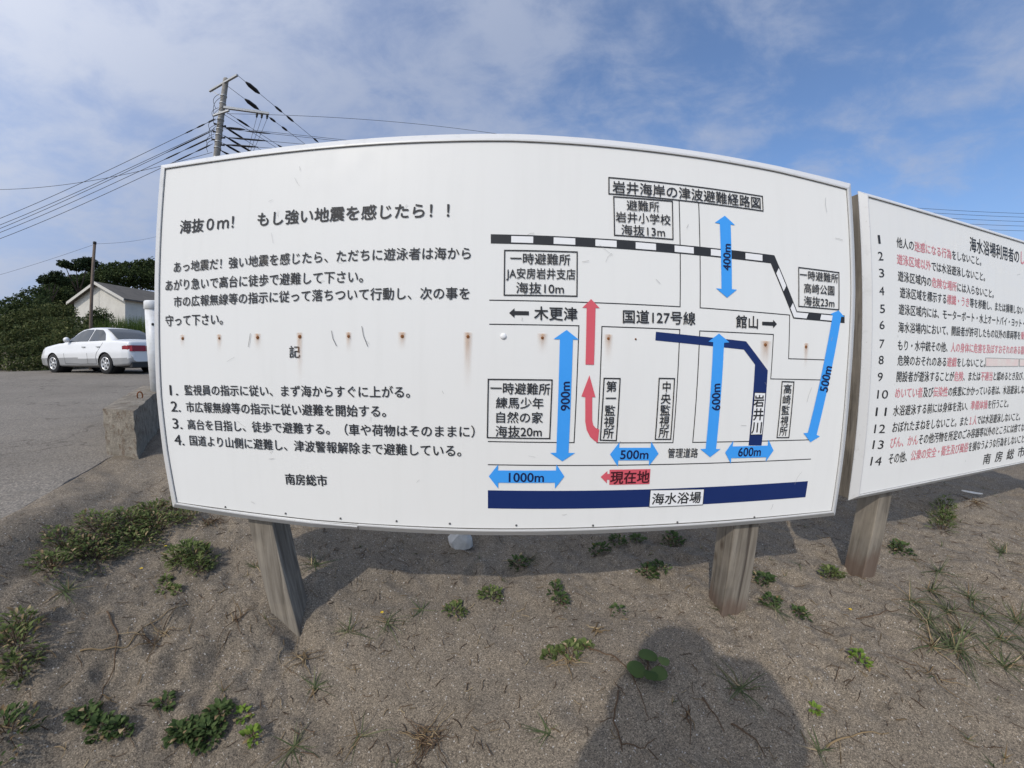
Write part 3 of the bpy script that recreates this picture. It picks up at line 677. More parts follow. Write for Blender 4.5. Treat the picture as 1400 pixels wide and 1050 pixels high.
    mb.poly([pt1(*q, .0014) for q in (c[0], c[1], c[2], c[3])])
    mb.poly([pt1(*q, .0014) for q in (c[1], lerp(d0, d1, .16), lerp(d0, d1, .84), c[2])])
    obj('white_cell', mb, M['white'], rw); mb = MB()
    q0, q1, r0, r1 = lerp(A[2], A[3], .50), lerp(A[2], A[3], .83), lerp(Bq[2], Bq[3], .50), lerp(Bq[2], Bq[3], .83)
    mb.poly([pt1(*q, .0014) for q in (lerp(q0, r0, .16), lerp(q1, r1, .16), lerp(q1, r1, .84), lerp(q0, r0, .84))])
    obj('white_cell', mb, M['white'], rw)
    for i, b in enumerate(BLUE): obj('blue_arrow', flat(b, pt1, .0018 + .0001 * i), M['blue'], root, tri=True)
    for i, b in enumerate(RED):
        obj('location_flag' if i == 2 else 'red_arrow', flat(b, pt1, .0018 + .0001 * i), M['red'], root, tri=True)
    for w in WHITE:
        o = obj('name_plate', flat(w, pt1, .0022), M['white'], root)
        mb = MB(); strokes(w, .0024, pt1, .0024, mb, True); obj('border', mb, M['black'], o)
    for b in BLACKARROW: obj('direction_arrow', flat(b, pt1, .0018), M['black'], root, tri=True)
    # lettering
    g = TEXT_LEFT
    text(g[0:1], [M['black']], root, pt1, .0026, .016, 'headline asking what to do when a strong quake is felt')
    text(g[1:5], [M['black']], root, pt1, .0026, .010)
    text(g[5:6], [M['black']], root, pt1, .0026, .010)
    text(g[6:14], [M['black']], root, pt1, .0026, .010, 'four numbered instructions')
    text(g[14:], [M['black']], root, pt1, .0026, .014)
    h = TEXT_MAP
    for a, b, bold in ((0, 1, .012), (1, 4, .010), (4, 7, .010), (7, 8, .016), (8, 9, .012), (9, 10, .014), (10, 13, .010), (13, 17, .010), (17, 18, .020), (18, 19, .008), (19, 24, .012), (24, 29, .012), (29, 34, .010), (34, 37, .022)):
        text(h[a:b], [M['black']], root, pt1, .0030, bold)
    for s in TEXT_ARROW[:3]: text([s], [M['navytext']], root, pt1, .0030, .022, name='distance_figure')
    text(TEXT_ARROW[3:], [M['maroon']], root, pt1, .0030, .022)
    for s in TEXT_TURNED: text([s], [M['navytext']], root, pt1, .0030, .022, name='distance_figure')
    # nails with rust runs
    first = None
    for i, (x, z) in enumerate(NAILS):
        last = i == len(NAILS) - 1
        if first is None:
            mb = MB(); mb.lathe((x, Y1, z), [(.0062, 0), (.0058, -.002), (.0036, -.0036), (.001, -.004)], 10, 0, 'Y')
            n = first = obj('nail', mb, M['rust'], root, bevel=0); n0 = (x, z)
        else:
            n = first.copy(); COL.objects.link(n); n.parent = root
            s_ = (.8, .75, 1.05, 1.1, .95, 1.0, .95, .85, .8, 1.05, .95, .55)[i]
            n.location = first.location
            n.data = first.data.copy()
            for v in n.data.vertices:
                q = v.co + Vector(root.location)
                v.co = Vector((x + (q.x - n0[0]) * s_, q.y, z + (q.z - n0[1]) * s_)) - Vector(root.location)
        if last: continue
        ln = (.05, .07, .06, .20, .07, .06, .22, .07, .10, .12, .11)[i]; w = (.013, .013, .017, .013, .012, .017, .017, .020, .017, .028, .012)[i]
        mb = MB(); mb.quad(pt1(x - w, z - ln, .0032), pt1(x + w, z - ln, .0032), pt1(x + w, z + .014, .0032), pt1(x - w, z + .014, .0032))
        obj('rust_run', mb, M['stain'], n)
    mb = MB(); x, z = -.006, .067
    mb.lathe((x + .0, Y1, z), [(.011, 0), (.010, -.003), (.004, -.005)], 10, 0, 'Y'); obj('plug', mb, M['white'], root)
    first = None
    for x, z in [(-.827, -.6005), (-.6007, -.6020), (-.3849, -.5985), (-.1893, -.5995), (.05, -.6015), (.33, -.605), (.66, -.6065), (1.0, -.609), (-1.1, -.599)]:
        mb = MB(); mb.lathe((x, Y1, z), [(.0042, 0), (.0035, -.003), (.001, -.0035)], 8, 0, 'Y'); obj('screw', mb, M['dark_scuff'], root)
    # scuffs and scratches
    r = random.Random(5); mb = MB()
    for _ in range(38):
        x, z = r.uniform(-1.3, 1.33), r.uniform(-.57, .7); a = r.uniform(0, 3.14); l = r.choice((.006, .008, .012, .02, .03)); w = r.uniform(.0006, .0014)
        dx, dz = math.cos(a) * l, math.sin(a) * l
        c = r.uniform(-.25, .25)
        P = [(x - dx, z - dz), (x + dz * c, z - dx * c), (x + dx, z + dz)]
        strokes(P, w, pt1, .0034, mb)
    tag(obj('scuff_marks', mb, M['grey_scuff'], root), kind='stuff')
    for P in ([(-.604, .083), (-.598, .055), (-.585, .030)], [(-.492, .098), (-.486, .066), (-.470, .028)], [(-.93, .077), (-.94, .028)]):
        mb = MB(); strokes(P, .0018, pt1, .0034, mb); obj('black_scrape', mb, M['dark_scuff'], root)
    return root

def rules_board():
    root = thing('notice_board', 'white bathing rules board with numbered red and black lines, cut off by the right edge', 'notice board', (*pt2(1.6, 0)[:2], -1.05))
    k = 1.0
    OUT = [(.166, .769), (3.0, .812), (3.05, -.555), (.217, -.604)]
    IN = [(.200, .7424), (2.965, .785), (3.01, -.529), (.2569, -.5755)]
    mb = MB(); inn = [(x + (.012 if x > 1 else -.012), z + (.01 if z > 0 else -.01)) for x, z in IN]
    mb.hexa([pt2(*p, 0) for p in inn] + [pt2(*p, -.015) for p in inn])
    obj('panel', mb, M['panel'], root)
    for a, b in ((0, 1), (1, 2), (2, 3), (3, 0)):
        obj('frame_rail', rail([IN[a], IN[b]], [OUT[a], OUT[b]], pt2, .020), M['alu'], root, bevel=.0012)
    sb = MB(); strokes(IN, .0038, pt2, .0004, sb, True); obj('edge_strip', sb, M['edge_dark'], root)
    mb = MB()
    n = 1
    for i in range(n):
        t0, t1 = i / n, (i + 1) / n
        e = [lerp((.168, .758), (.219, -.598), t) for t in (t0, t1)]
        mb.hexa([pt2(e[0][0], e[0][1], -.022), pt2(e[0][0] + .07, e[0][1], -.022), pt2(e[0][0] + .07, e[0][1], -.115), pt2(e[0][0], e[0][1], -.115),
                 pt2(e[1][0], e[1][1], -.022), pt2(e[1][0] + .07, e[1][1], -.022), pt2(e[1][0] + .07, e[1][1], -.115), pt2(e[1][0], e[1][1], -.115)])
    o = obj('batten', mb, M['wood'], root, bevel=.002); o['label'] = 'grey weathered batten behind the left edge'
    for s0 in (.505, 2.95):
        a, b, c, d = pt2(s0, 0, -.047), pt2(s0 + .106, 0, -.047), pt2(s0 + .106, 0, -.155), pt2(s0, 0, -.155)
        mb = MB(); n = 1
        for i in range(n):
            z0, z1 = -1.35 + 2.0 * i / n, -1.35 + 2.0 * (i + 1) / n
            mb.hexa([(*q[:2], z0) for q in (a, b, c, d)] + [(*q[:2], z1) for q in (a, b, c, d)])
        obj('post', mb, M['damp'], root, bevel=.004)
    text(TEXT_RULES[0:1], [M['black'], M['pink']], root, pt2, .0012, .014, 'headline over the bathing rules')
    text(TEXT_RULES[1:29], [M['black'], M['pink']], root, pt2, .0012, .010, 'fourteen numbered rules with faded red words')
    text(TEXT_RULES[29:], [M['black']], root, pt2, .0012, .012)
    a, b = PATCH
    for q in ([(1.2606, .080), (1.665, .0885), (1.665, .0450), (1.2692, .034)], [(1.672, .0890), (1.80, .0915), (1.80, .0505), (1.681, .0455)]):
        o = obj('tape_patch', flat(q, pt2, .0012), M['patch'], root)
        mb = MB(); strokes(q, .004, pt2, .0016, mb, True); obj('border', mb, M['grey_scuff'], o)
    r = random.Random(9); mb = MB()
    for _ in range(26):
        x, z = r.uniform(.28, 2.9), r.uniform(-.54, .7); a = r.uniform(0, 3.14); l = r.choice((.005, .01, .02)); w = r.uniform(.0007, .0014)
        strokes([(x - math.cos(a) * l, z - math.sin(a) * l), (x + math.cos(a) * l, z + math.sin(a) * l)], w, pt2, .0018, mb)
    tag(obj('scuff_marks', mb, M['grey_scuff'], root), kind='stuff')
    return root
big_board(); rules_board(); finish_text()

# ------------------------------------------------------------------ parked car
def parked_car():
    ox, oy, oz = -11.66, 9.10, -.548           # rear axle, centre line, on the asphalt; heads towards -X
    ang = R_(0)
    def P(x, y, z): return (ox - x * math.cos(ang) , oy + y, oz + z)     # local: x forward, y to the car's right, z up
    root = thing('parked_car', 'white four-door saloon car with silver lower flanks parked at the top of the asphalt', 'car', (ox, oy, oz))
    xr = np.arange(-1.02, 3.601, .03)
    I = np.interp
    zb = I(xr, [-1.02, -.9, -.5, 3.1, 3.45, 3.6], [.36, .25, .22, .20, .22, .34])
    zt = I(xr, [-1.02, -.98, -.92, -.40, 0.3, 1.9, 2.3, 3.0, 3.35, 3.53, 3.6], [.62, .84, .93, .97, .955, .93, .92, .83, .75, .66, .55])
    zr = I(xr, [-.42, -.30, .10, .42, .80, 1.15, 1.42, 1.62, 2.10, 2.34], [0, 1.00, 1.23, 1.36, 1.405, 1.405, 1.37, 1.29, 1.02, 0])
    zr = np.maximum(zr, zt + .02)
    w = I(xr, [-1.02, -.95, -.7, -.2, 2.6, 3.1, 3.45, 3.6], [.68, .77, .83, .855, .855, .83, .74, .60])
    wr = I(xr, [-.4, .3, 1.3, 2.2], [.66, .56, .56, .66])
    def section(i):
        W, b, t, r = w[i], zb[i], zt[i], zr[i]; g = (r - t) > .05
        WR = wr[i] if g else W * .80
        hh = [(0, b), (W - .10, b), (W - .03, b + .04)]
        for k in range(1, 17): 
            z = b + .04 + (t - .05 - b - .04) * k / 16; q = k / 16
            hh.append((W - .03 + .03 * math.sin(min(1, q * 1.6) * 1.57) - .035 * max(0, q - .6) / .4, z))
        hh += [(W - .055, t), ((W - .075) * .5 + WR * .5 if g else W - .12, t + (r - t) * (.5 if g else .35)), (WR, r - (.045 if g else .004)), (WR - .10, r - (.008 if g else 0)), (WR * .4, r + .008), (0, r + .01)]
        return hh
    S = [section(i) for i in range(len(xr))]; nS = len(S[0])
    def side_y(x, z):     # half width of the skin at a height, for fitting trims
        i = int(np.clip(round((x + 1.02) / .03), 0, len(xr) - 1)); q = S[i]
        return float(np.interp(z, [p[1] for p in q[2:22]], [p[0] for p in q[2:22]]))
    mb = MB()
    for sgn in (1, -1):
        vs = [P(xr[i], sgn * y, z) for i in range(len(xr)) for y, z in S[i]]
        fs = []; ms = []; gone = {}; kept = set()
        for i in range(len(xr) - 1):
            for k in range(nS - 1):
                xm = (xr[i] + xr[i + 1]) / 2; zm = (S[i][k][1] + S[i][k + 1][1]) / 2; ym = (S[i][k][0] + S[i][k + 1][0]) / 2
                q4 = (i * nS + k, i * nS + k + 1, (i + 1) * nS + k + 1, (i + 1) * nS + k)
                hit = [ax for ax in (0, 2.62) if ym > .55 and math.hypot(xm - ax, zm - .30) < .345]
                if hit:
                    for q in q4: gone[q] = hit[0]
                    continue
                kept.update(q4); fs.append(q4); ms.append(1 if zm < .47 else 0)
        o = len(mb.v); mb.v.extend(vs)
        for q, ax in gone.items():                 # the rim of each opening follows the wheel-arch circle
            if q in kept:
                i, k = divmod(q, nS); y, z = S[i][k]; d = max(.05, math.hypot(xr[i] - ax, z - .30)); s_ = .345 / d
                if z > .24: mb.v[o + q] = P(ax + (xr[i] - ax) * s_, sgn * y, .30 + (z - .30) * s_)
        for f, m_ in zip(fs, ms): mb.f.append(tuple(q + o for q in f)); mb.m.append(m_); mb.s.append(True)
        for end in (0, len(xr) - 1):
            mb.add([P(xr[end], sgn * y, z) for y, z in S[end]], [tuple(range(nS))], 0)
    body = obj('body', mb, [M['carwhite'], M['carsilver']], root)
    # glass
    def gside(bot, top, name, sgn=-1):
        """glass that follows the skin between a lower and an upper line"""
        x0, x1 = max(bot[0][0], top[0][0]), min(bot[-1][0], top[-1][0]); n = 14; rows = []
        x0, x1 = min(bot[0][0], top[0][0]), max(bot[-1][0], top[-1][0])
        for i in range(n + 1):
            x = x0 + (x1 - x0) * i / n; zl = np.interp(x, [p[0] for p in bot], [p[1] for p in bot]); zh = max(zl + .001, np.interp(x, [p[0] for p in top], [p[1] for p in top]))
            rows.append([P(x, sgn * (side_y(x, zl + (zh - zl) * k / 6) + .013), zl + (zh - zl) * k / 6) for k in range(7)])
        mb = MB(); mb.add([p for q in rows for p in q], [(j * 7 + k, j * 7 + k + 1, (j + 1) * 7 + k + 1, (j + 1) * 7 + k) for j in range(n) for k in range(6)], 0, True)
        return obj(name, mb, M['glass'], root)
    for sgn in (-1, 1):
        gside([(.04, .985), (.80, .975)], [(.04, .99), (.28, 1.20), (.44, 1.31), (.80, 1.335)], 'side_window', sgn)
        gside([(.86, .975), (1.92, .965)], [(.86, 1.335), (1.22, 1.335), (1.45, 1.275), (1.66, 1.15), (1.92, .975)], 'side_window', sgn)
    def glass_sheet(xa, xb, wa, wb, name):
        mb = MB(); n = 8; rows = []
        for j in range(n + 1):
            x = xa + (xb - xa) * j / n; i = int(np.clip(round((x + 1.02) / .03), 0, len(xr) - 1))
            W = wa + (wb - wa) * j / n; z = float(np.interp(x, xr, zr)) + .018
            rows.append([P(x, W * (k / 4 - 1), z - .02 * abs(k / 4 - 1) ** 2 + .004) for k in range(9)])
        vs = [p for q in rows for p in q]
        mb.add(vs, [(j * 9 + k, j * 9 + k + 1, (j + 1) * 9 + k + 1, (j + 1) * 9 + k) for j in range(n) for k in range(8)], 0, True)
        return obj(name, mb, M['glass'], root)
    glass_sheet(-.25, .38, .62, .50, 'rear_window'); glass_sheet(2.02, 1.46, .64, .52, 'windscreen')
    # lamps and rear trim
    for sgn in (-1, 1):
        mb = MB(); z0, z1 = .66, .83
        e = .008
        for xa, xb in ((-.74, -.86), (-.86, -.93)):
            ya, yb = side_y(xa, .75) + e, side_y(xb, .75) + e
            mb.quad(P(xa, sgn * ya, z0 + .02), P(xb, sgn * yb, z0), P(xb, sgn * yb, z1), P(xa, sgn * ya, z1 - .02))
        yb = side_y(-.93, .75) + e
        mb.quad(P(-.93, sgn * yb, z0), P(-1.035, sgn * .70, z0), P(-1.005, sgn * .70, z1), P(-.93, sgn * yb, z1))
        mb.quad(P(-1.035, sgn * .70, z0), P(-1.040, sgn * .30, z0), P(-1.010, sgn * .30, z1), P(-1.005, sgn * .70, z1))
        obj('tail_lamp', mb, M['lamp'], root)
        mb = MB()
        mb.quad(P(3.36, sgn * (side_y(3.36, .6) + .008), .58), P(3.52, sgn * .64, .58), P(3.50, sgn * .64, .68), P(3.34, sgn * (side_y(3.34, .68) + .006), .70))
        obj('headlight', mb, M['clearlamp'], root)
    mb = MB(); mb.quad(P(-1.041, -.29, .66), P(-1.041, .29, .66), P(-1.012, .29, .82), P(-1.012, -.29, .82)); obj('lamp_panel', mb, M['lamp'], root)
    mb = MB(); mb.box(P(-1.055, -.17, .49), P(-1.03, .17, .60)); obj('number_plate', mb, M['white'], root)
    mb = MB(); mb.box(P(-1.00, -.70, .20), P(-.88, .70, .34)); obj('underbody', mb, M['trim'], root)
    mb = MB(); mb.box(P(-.85, -.62, .17), P(3.3, .62, .27)); 
    obj('floor_pan', mb, M['trim'], root)
    # doors: seams, handles, mirror
    for sgn in (-1, 1):
        mb = MB()
        def seam(pts):
            for (x0, z0), (x1, z1) in zip(pts, pts[1:]):
                w_ = .006; dx, dz = x1 - x0, z1 - z0; l = math.hypot(dx, dz); nx, nz = -dz / l * w_, dx / l * w_
                y0, y1 = side_y(x0, z0) + .004, side_y(x1, z1) + .004
                mb.quad(P(x0 + nx, sgn * y0, z0 + nz), P(x1 + nx, sgn * y1, z1 + nz), P(x1 - nx, sgn * y1, z1 - nz), P(x0 - nx, sgn * y0, z0 - nz))
        seam([(.83, .97), (.83, .6), (.83, .30)]); seam([(1.98, .95), (2.0, .6), (1.96, .30)]); seam([(.40, .30), (.42, .50), (.36, .62), (.10, .92)]); seam([(.40, .30), (1.1, .29), (1.96, .30)])
        obj('door_seam', mb, M['trim'], root)
        for hx in (.92, .10 + .12):
            mb = MB(); y = side_y(hx, .80) + .004
            mb.box(P(hx, sgn * y, .785), P(hx + .15, sgn * (y + .022), .815)); obj('door_handle', mb, M['carsilver'], root)
        mb = MB(); y = side_y(1.82, .98)
        mb.lathe(P(1.80, sgn * (y + .10), 1.03), [(.02, -.06), (.075, -.05), (.085, 0), (.06, .06), (.01, .085)], 10, 0, 'X'); mb.box(P(1.76, sgn * (y - .02), .985), P(1.82, sgn * (y + .08), 1.01))
        obj('door_mirror', mb, M['carwhite'], root)
    # wheels
    for ax in (0, 2.62):
        for sgn in (-1, 1):
            c = P(ax, sgn * .745, .30)
            mb = MB(); mb.lathe(c, [(.17, -.095), (.285, -.095), (.305, -.07), (.305, .07), (.285, .095), (.17, .095)], 32, 0, 'Y', cap=False)
            wh = obj('wheel', mb, M['tyre'], root)
            mb = MB(); yo = sgn * .088
            ring = [(.195, yo), (.195, yo + sgn * .012), (.168, yo + sgn * .010), (.162, yo - sgn * .03), (.150, yo - sgn * .03)]
            mb.lathe(c, [(.198, yo - sgn * .02), (.198, yo + sgn * .010), (.168, yo + sgn * .010), (.160, yo - sgn * .02)], 32, 0, 'Y', cap=False)
            for k in range(6):
                a = 2 * math.pi * k / 6 + .2; ca, sa = math.cos(a), math.sin(a)
                q = []
                for rr, hw in ((.035, .034), (.172, .030)):
                    for s_ in (-1, 1): q.append((c[0] + ca * rr - sa * hw * s_, c[1] + yo + sgn * (.004 if rr < .1 else .006), c[2] + sa * rr + ca * hw * s_))
                b = [(x, y - sgn * .02, z) for x, y, z in q]
                mb.hexa([q[0], q[1], q[3], q[2], b[0], b[1], b[3], b[2]])
            mb.lathe(c, [(.045, yo - sgn * .01), (.045, yo + sgn * .012), (.02, yo + sgn * .016)], 14, 0, 'Y')
            obj('rim', mb, M['rim'], wh)
            mb = MB(); mb.lathe(c, [(.165, yo - sgn * .045), (.165, yo - sgn * .042)], 24, 0, 'Y'); obj('brake_disc', mb, M['trim'], wh)
        for s_ in (-1, 1):                      # open at the outer end, so that the wheel shows inside
            mb = MB(); mb.lathe(P(ax, 0, .32), [(.352, s_ * .45), (.352, s_ * .80)], 30, 0, 'Y')
            mb.f = [f for f in mb.f if len(f) == 4]; mb.m = mb.m[:len(mb.f)]; mb.s = mb.s[:len(mb.f)]
            obj('wheel_well', mb, M['trim'], root)
parked_car()
bpy.data.objects['parked_car'].rotation_euler.z = R_(-4)

# ------------------------------------------------------------------ house on the bank
def house():
    x0, x1, y0, y1 = -36.1, -30.2, 23.0, 36.0; zb, ze, za = .9, 4.45, 5.80; xm = (x0 + x1) / 2
    root = thing('house', 'small cream rendered house with brown gable roof standing behind the car among trees', 'house', (xm, y0, zb))
    mb = MB()
    mb.add([(x0, y0, zb), (x1, y0, zb), (x1, y0, ze), (xm, y0, za), (x0, y0, ze), (x0, y1, zb), (x1, y1, zb), (x1, y1, ze), (xm, y1, za), (x0, y1, ze)],
           [(0, 1, 2, 3, 4), (9, 8, 7, 6, 5), (1, 6, 7, 2), (5, 0, 4, 9)])
    mb.box((xm - .03, y0 - .02, zb), (xm + .03, y0 - .001, za - .1))
    w = obj('wall', mb, M['wall'], root, tri=True)
    mb = MB(); o = .35; t = .13; sl_ = (za - ze) / (x1 - xm)
    for s, xe in ((1, x1 + o), (-1, x0 - o)):
        zz = za - abs(xe - xm) * sl_
        a = [(xm, y0 - o, za), (xe, y0 - o, zz), (xe, y1 + o, zz), (xm, y1 + o, za)]
        mb.hexa([(x, y, z + .01) for x, y, z in a] + [(x, y, z + t) for x, y, z in a])
    obj('roof', mb, M['roof'], root)
    for s, xe in ((1, x1 + o), (-1, x0 - o)):
        zz = za - abs(xe - xm) * sl_; mb = MB(); a = [(xm, y0 - o - .05, za + t), (xe, y0 - o - .05, zz + t), (xe, y0 - o - .05, zz - .10), (xm, y0 - o - .05, za - .10)]
        mb.hexa(a + [(x, y + .045, z) for x, y, z in a]); obj('barge_board', mb, M['eave'], root)
    mb = MB(); mb.box((x1 + .002, y0 + 3, zb + 1.1), (x1 + .04, y0 + 4.6, zb + 2.3)); wd = obj('window', mb, M['glass'], root)
    mb = MB(); mb.box((x1 + .041, y0 + 3.76, zb + 1.1), (x1 + .06, y0 + 3.84, zb + 2.3)); obj('frame', mb, M['eave'], wd)
house()

# ------------------------------------------------------------------ poles and wires
def sag(a, b, s, n=24):
    a, b = Vector(a), Vector(b)
    return [a.lerp(b, i / n) - Vector((0, 0, 4 * s * (i / n) * (1 - i / n))) for i in range(n + 1)]
PA = Vector((-13.785, 14.487, 0))
def utility_pole():
    root = thing('utility_pole', 'tall grey concrete utility pole with steel crossarms and many insulators above the board', 'utility pole', (PA.x, PA.y, -.7))
    mb = MB(); mb.tube([(PA.x, PA.y, -.9), (PA.x, PA.y, 13.3), (PA.x, PA.y, 13.44), (PA.x, PA.y, 13.52)], [.20, .125, .12, .03], 16); obj('pole', mb, M['pole'], root)
    def bar(a, b, w, m_='steel', name='crossarm'):
        mb = MB(); a, b = Vector(a), Vector(b); d = (b - a).normalized(); u = d.cross(Vector((0, 0, 1))).normalized() * w; v = Vector((0, 0, w))
        mb.hexa([a - u - v, a + u - v, a + u + v, a - u + v, b - u - v, b + u - v, b + u + v, b - u + v]); return obj(name, mb, M[m_], root)
    bar((-14.95, 14.79, 13.18), (-12.80, 14.08, 13.18), .045)
    bar((-14.75, 14.76, 13.12), (-13.86, 14.47, 12.45), .022, name='brace')
    bar((-13.66, 14.44, 11.86), (-11.79, 15.29, 11.86), .055)
    bar((-13.95, 14.20, 11.32), (-12.95, 14.02, 11.32), .04)
    for z in (12.5, 12.1, 11.6, 11.25, 10.75, 10.45, 10.1, 9.8, 9.3):
        mb = MB(); rr = .20 - .075 * (z + .9) / 14.2 + .012
        mb.lathe((PA.x, PA.y, z), [(rr, -.03), (rr + .012, -.02), (rr + .012, .02), (rr, .03)], 14); obj('band', mb, M['steel'], root)
    for t in (.74, .85, .97):
        p = Vector((-13.66, 14.44, 11.80)).lerp(Vector((-11.79, 15.29, 11.80)), t)
        mb = MB(); mb.lathe(p, [(.02, .0), (.05, -.03), (.055, -.12), (.035, -.16), (.05, -.20), (.01, -.25)], 10); obj('insulator', mb, M['sleeve'], root)
    for z, dx, dy in ((10.9, .28, .05), (10.3, .30, .05), (9.95, .28, .1), (11.0, -.25, -.1), (10.6, -.27, -.1), (10.2, -.27, -.1)):
        mb = MB(); a = Vector((PA.x, PA.y, z)); b = a + Vector((dx, dy, .03)); mb.tube([a.lerp(b, .5), b], [.03, .05], 8); obj('insulator', mb, M['sleeve'], root)
    # drop loops round the pole
    lp = random.Random(4)
    for k in range(9):
        z = 9.6 + .28 * k; a = Vector((PA.x + lp.uniform(-.5, -.25), PA.y - .1, z)); b = Vector((PA.x + lp.uniform(-.1, .3), PA.y - .2, z + lp.uniform(.3, .9)))
        mb = MB(); q = [a.lerp(b, i / 8) + Vector((-.25 * math.sin(math.pi * i / 8), 0, .12 * math.sin(math.pi * i / 8))) for i in range(9)]
        mb.tube(q, .011, 5); obj('jumper_cable', mb, M['cable'], root)
    for t in (.74, .85, .97):
        p = Vector((-13.66, 14.44, 11.55)).lerp(Vector((-11.79, 15.29, 11.55)), t); b = Vector((PA.x + .6 + t * .9, PA.y + .4, 9.2))
        mb = MB(); mb.tube(sag(p, b, .1, 10), .009, 5); obj('jumper_cable', mb, M['cable'], root)
    return root
utility_pole()
def plain_pole(name, label, x, y, z0, z1, arms):
    root = thing(name, label, 'utility pole', (x, y, z0))
    mb = MB(); mb.tube([(x, y, z0 - .2), (x, y, z1)], [.19, .12], 14); obj('pole', mb, M['pole'], root)
    for z, d, L in arms:
        mb = MB(); dx, dy = math.cos(d) * L, math.sin(d) * L
        mb.tube([(x - dx, y - dy, z), (x + dx, y + dy, z)], .05, 6); obj('crossarm', mb, M['steel'], root)
        for k in (-.9, -.3, .9):
            mb = MB(); mb.lathe((x + dx * k, y + dy * k, z + .05), [(.03, 0), (.06, .05), (.05, .13), (.02, .2)], 10); obj('insulator', mb, M['sleeve'], root)
    return root
PB = (1.0, 60.0); PD = (10.7, 23.4); PC = (37.1, 15.2)
plain_pole('utility_pole', 'grey utility pole far behind the large board, out of sight from the front', *PB, -.9, 11.2, ((10.9, .1, 1.0), (9.6, .1, .8)))
plain_pole('utility_pole', 'grey utility pole close behind the large board, out of sight from the front', *PD, -.9, 14.1, ((12.2, 1.0, .9),))
plain_pole('utility_pole', 'grey utility pole beyond the rules board past the right edge', *PC, -.9, 11.3, ((10.95, 1.4, .9), (10.35, 1.4, .8), (9.75, 1.4, .7)))
def wire(a, b, s, label, group, rad=.011, sleeves=(), at_end=()):
    base = Vector(a)
    mb = MB(); pts = sag(a, b, s, 40); mb.tube(pts, rad, 5)
    o = obj('overhead_wire', mb, M['cable'], None, base); tag(o, label, 'overhead wire', group)
    L = (Vector(b) - Vector(a)).length
    for d0, d1, rr in sleeves:
        q = []
        for k in range(5):
            t = (d0 + (d1 - d0) * k / 4) / L; i = min(39, int(t * 40)); q.append(pts[i].lerp(pts[i + 1], t * 40 - i))
        mb = MB(); mb.tube(q, [rr * .4, rr, rr, rr, rr * .4], 6); s_ = obj('cable_sleeve', mb, M['sleeve'], None, base); s_.parent = o; s_.location = (0, 0, 0)
    return o
GL = 'overhead wires on the left utility pole'
LL = 'black overhead wire falling from the tall utility pole to the left edge'
for z0, off, dx, e, s_, sl_ in ((11.28, -.10, -.20, (-27.26, 12.52, 6.41), .35, ((.55, 1.0, .035), (1.15, 1.6, .03), (0.05, .4, .04))),
                     (10.75, -.12, -.18, (-27.26, 12.52, 6.08), .30, ()), (10.70, -.12, -.14, (-27.26, 12.52, 5.89), .32, ((.1, 2.6, .03),)),
                     (10.35, -.12, -.18, (-27.26, 12.52, 5.71), .32, ((.1, 1.5, .035), (1.7, 2.6, .03))), (9.98, -.12, -.18, (-27.26, 12.52, 5.41), .33, ((.1, .9, .035), (1.0, 2.0, .03)))):
    wire((PA.x + dx, PA.y + off, z0), e, s_, LL, GL, .012, sl_)
wire((PA.x - .15, PA.y - .12, 9.55), (-27.28, 12.48, 8.45), .55, 'overhead wire running almost level to the left edge, crossing the falling wires', GL, .011)
LR_ = 'black overhead wire dropping steeply from the utility pole behind the large board'
B2 = Vector((PB[0], PB[1], 0))
for a, e, sl_ in (((-12.80, 14.09, 13.18), (.2, 59.9, 10.9), ((.45, 1.25, .10), (2.2, 2.7, .06), (3.0, 3.5, .06), (5.0, 5.4, .05))),
                  ((-13.62, 14.40, 13.0), (.9, 60, 10.9), ((1.0, 1.8, .10), (2.5, 2.9, .06), (3.3, 3.7, .06))),
                  ((-13.62, 14.40, 11.5), (1.7, 60, 10.6), ()), ((-13.5, 14.4, 11.6), (1.9, 60, 10.9), ((.6, 1.3, .05), (3.0, 3.8, .05))),
                  ((-13.66, 14.44, 10.95), (.4, 60, 9.6), ((.2, 1.3, .05),)), ((-13.66, 14.44, 10.5), (1., 60, 9.6), ((.2, 1.9, .05),)),
                  ((-13.66, 14.44, 10.1), (1.5, 60, 9.5), ((.2, 1.4, .05),)), ((-13.66, 14.44, 9.7), (1.7, 60, 9.3), ((.1, 1.4, .05),))):
    wire(a, e, .6, LR_, GL, .011, sl_)
LS = 'thin overhead wire leaving the utility pole nearly level above the large board'
for a, e, sl_, s_ in (((-13.5, 14.5, 11.55), (10.7, 23.4, 13.9), (), .06), ((-13.6, 14.5, 10.85), (10.6, 23.4, 12.3), ((.1, 1.0, .05),), .5), ((-13.6, 14.5, 10.78), (10.7, 23.4, 12.1), ((1.0, 2.2, .035),), .5),
                      ((-13.6, 14.5, 10.35), (10.8, 23.4, 12.0), ((.3, 2.1, .04),), .5), ((-13.6, 14.5, 9.98), (10.8, 23.4, 11.8), ((.2, 1.7, .045),), .5)):
    wire(a, e, s_, LS, GL, .010, sl_)
GR = 'overhead wires above the rules board'
for z, zz in ((10.93, 12.2), (10.68, 11.9), (10.38, 11.6), (10.08, 11.2), (9.76, 10.8)):
    wire((PC[0] - .1, PC[1], z), (PD[0], PD[1], zz), .45, 'thin black overhead wire crossing the sky above the rules board at the right edge', GR, .012, ((.3, .9, .05),))
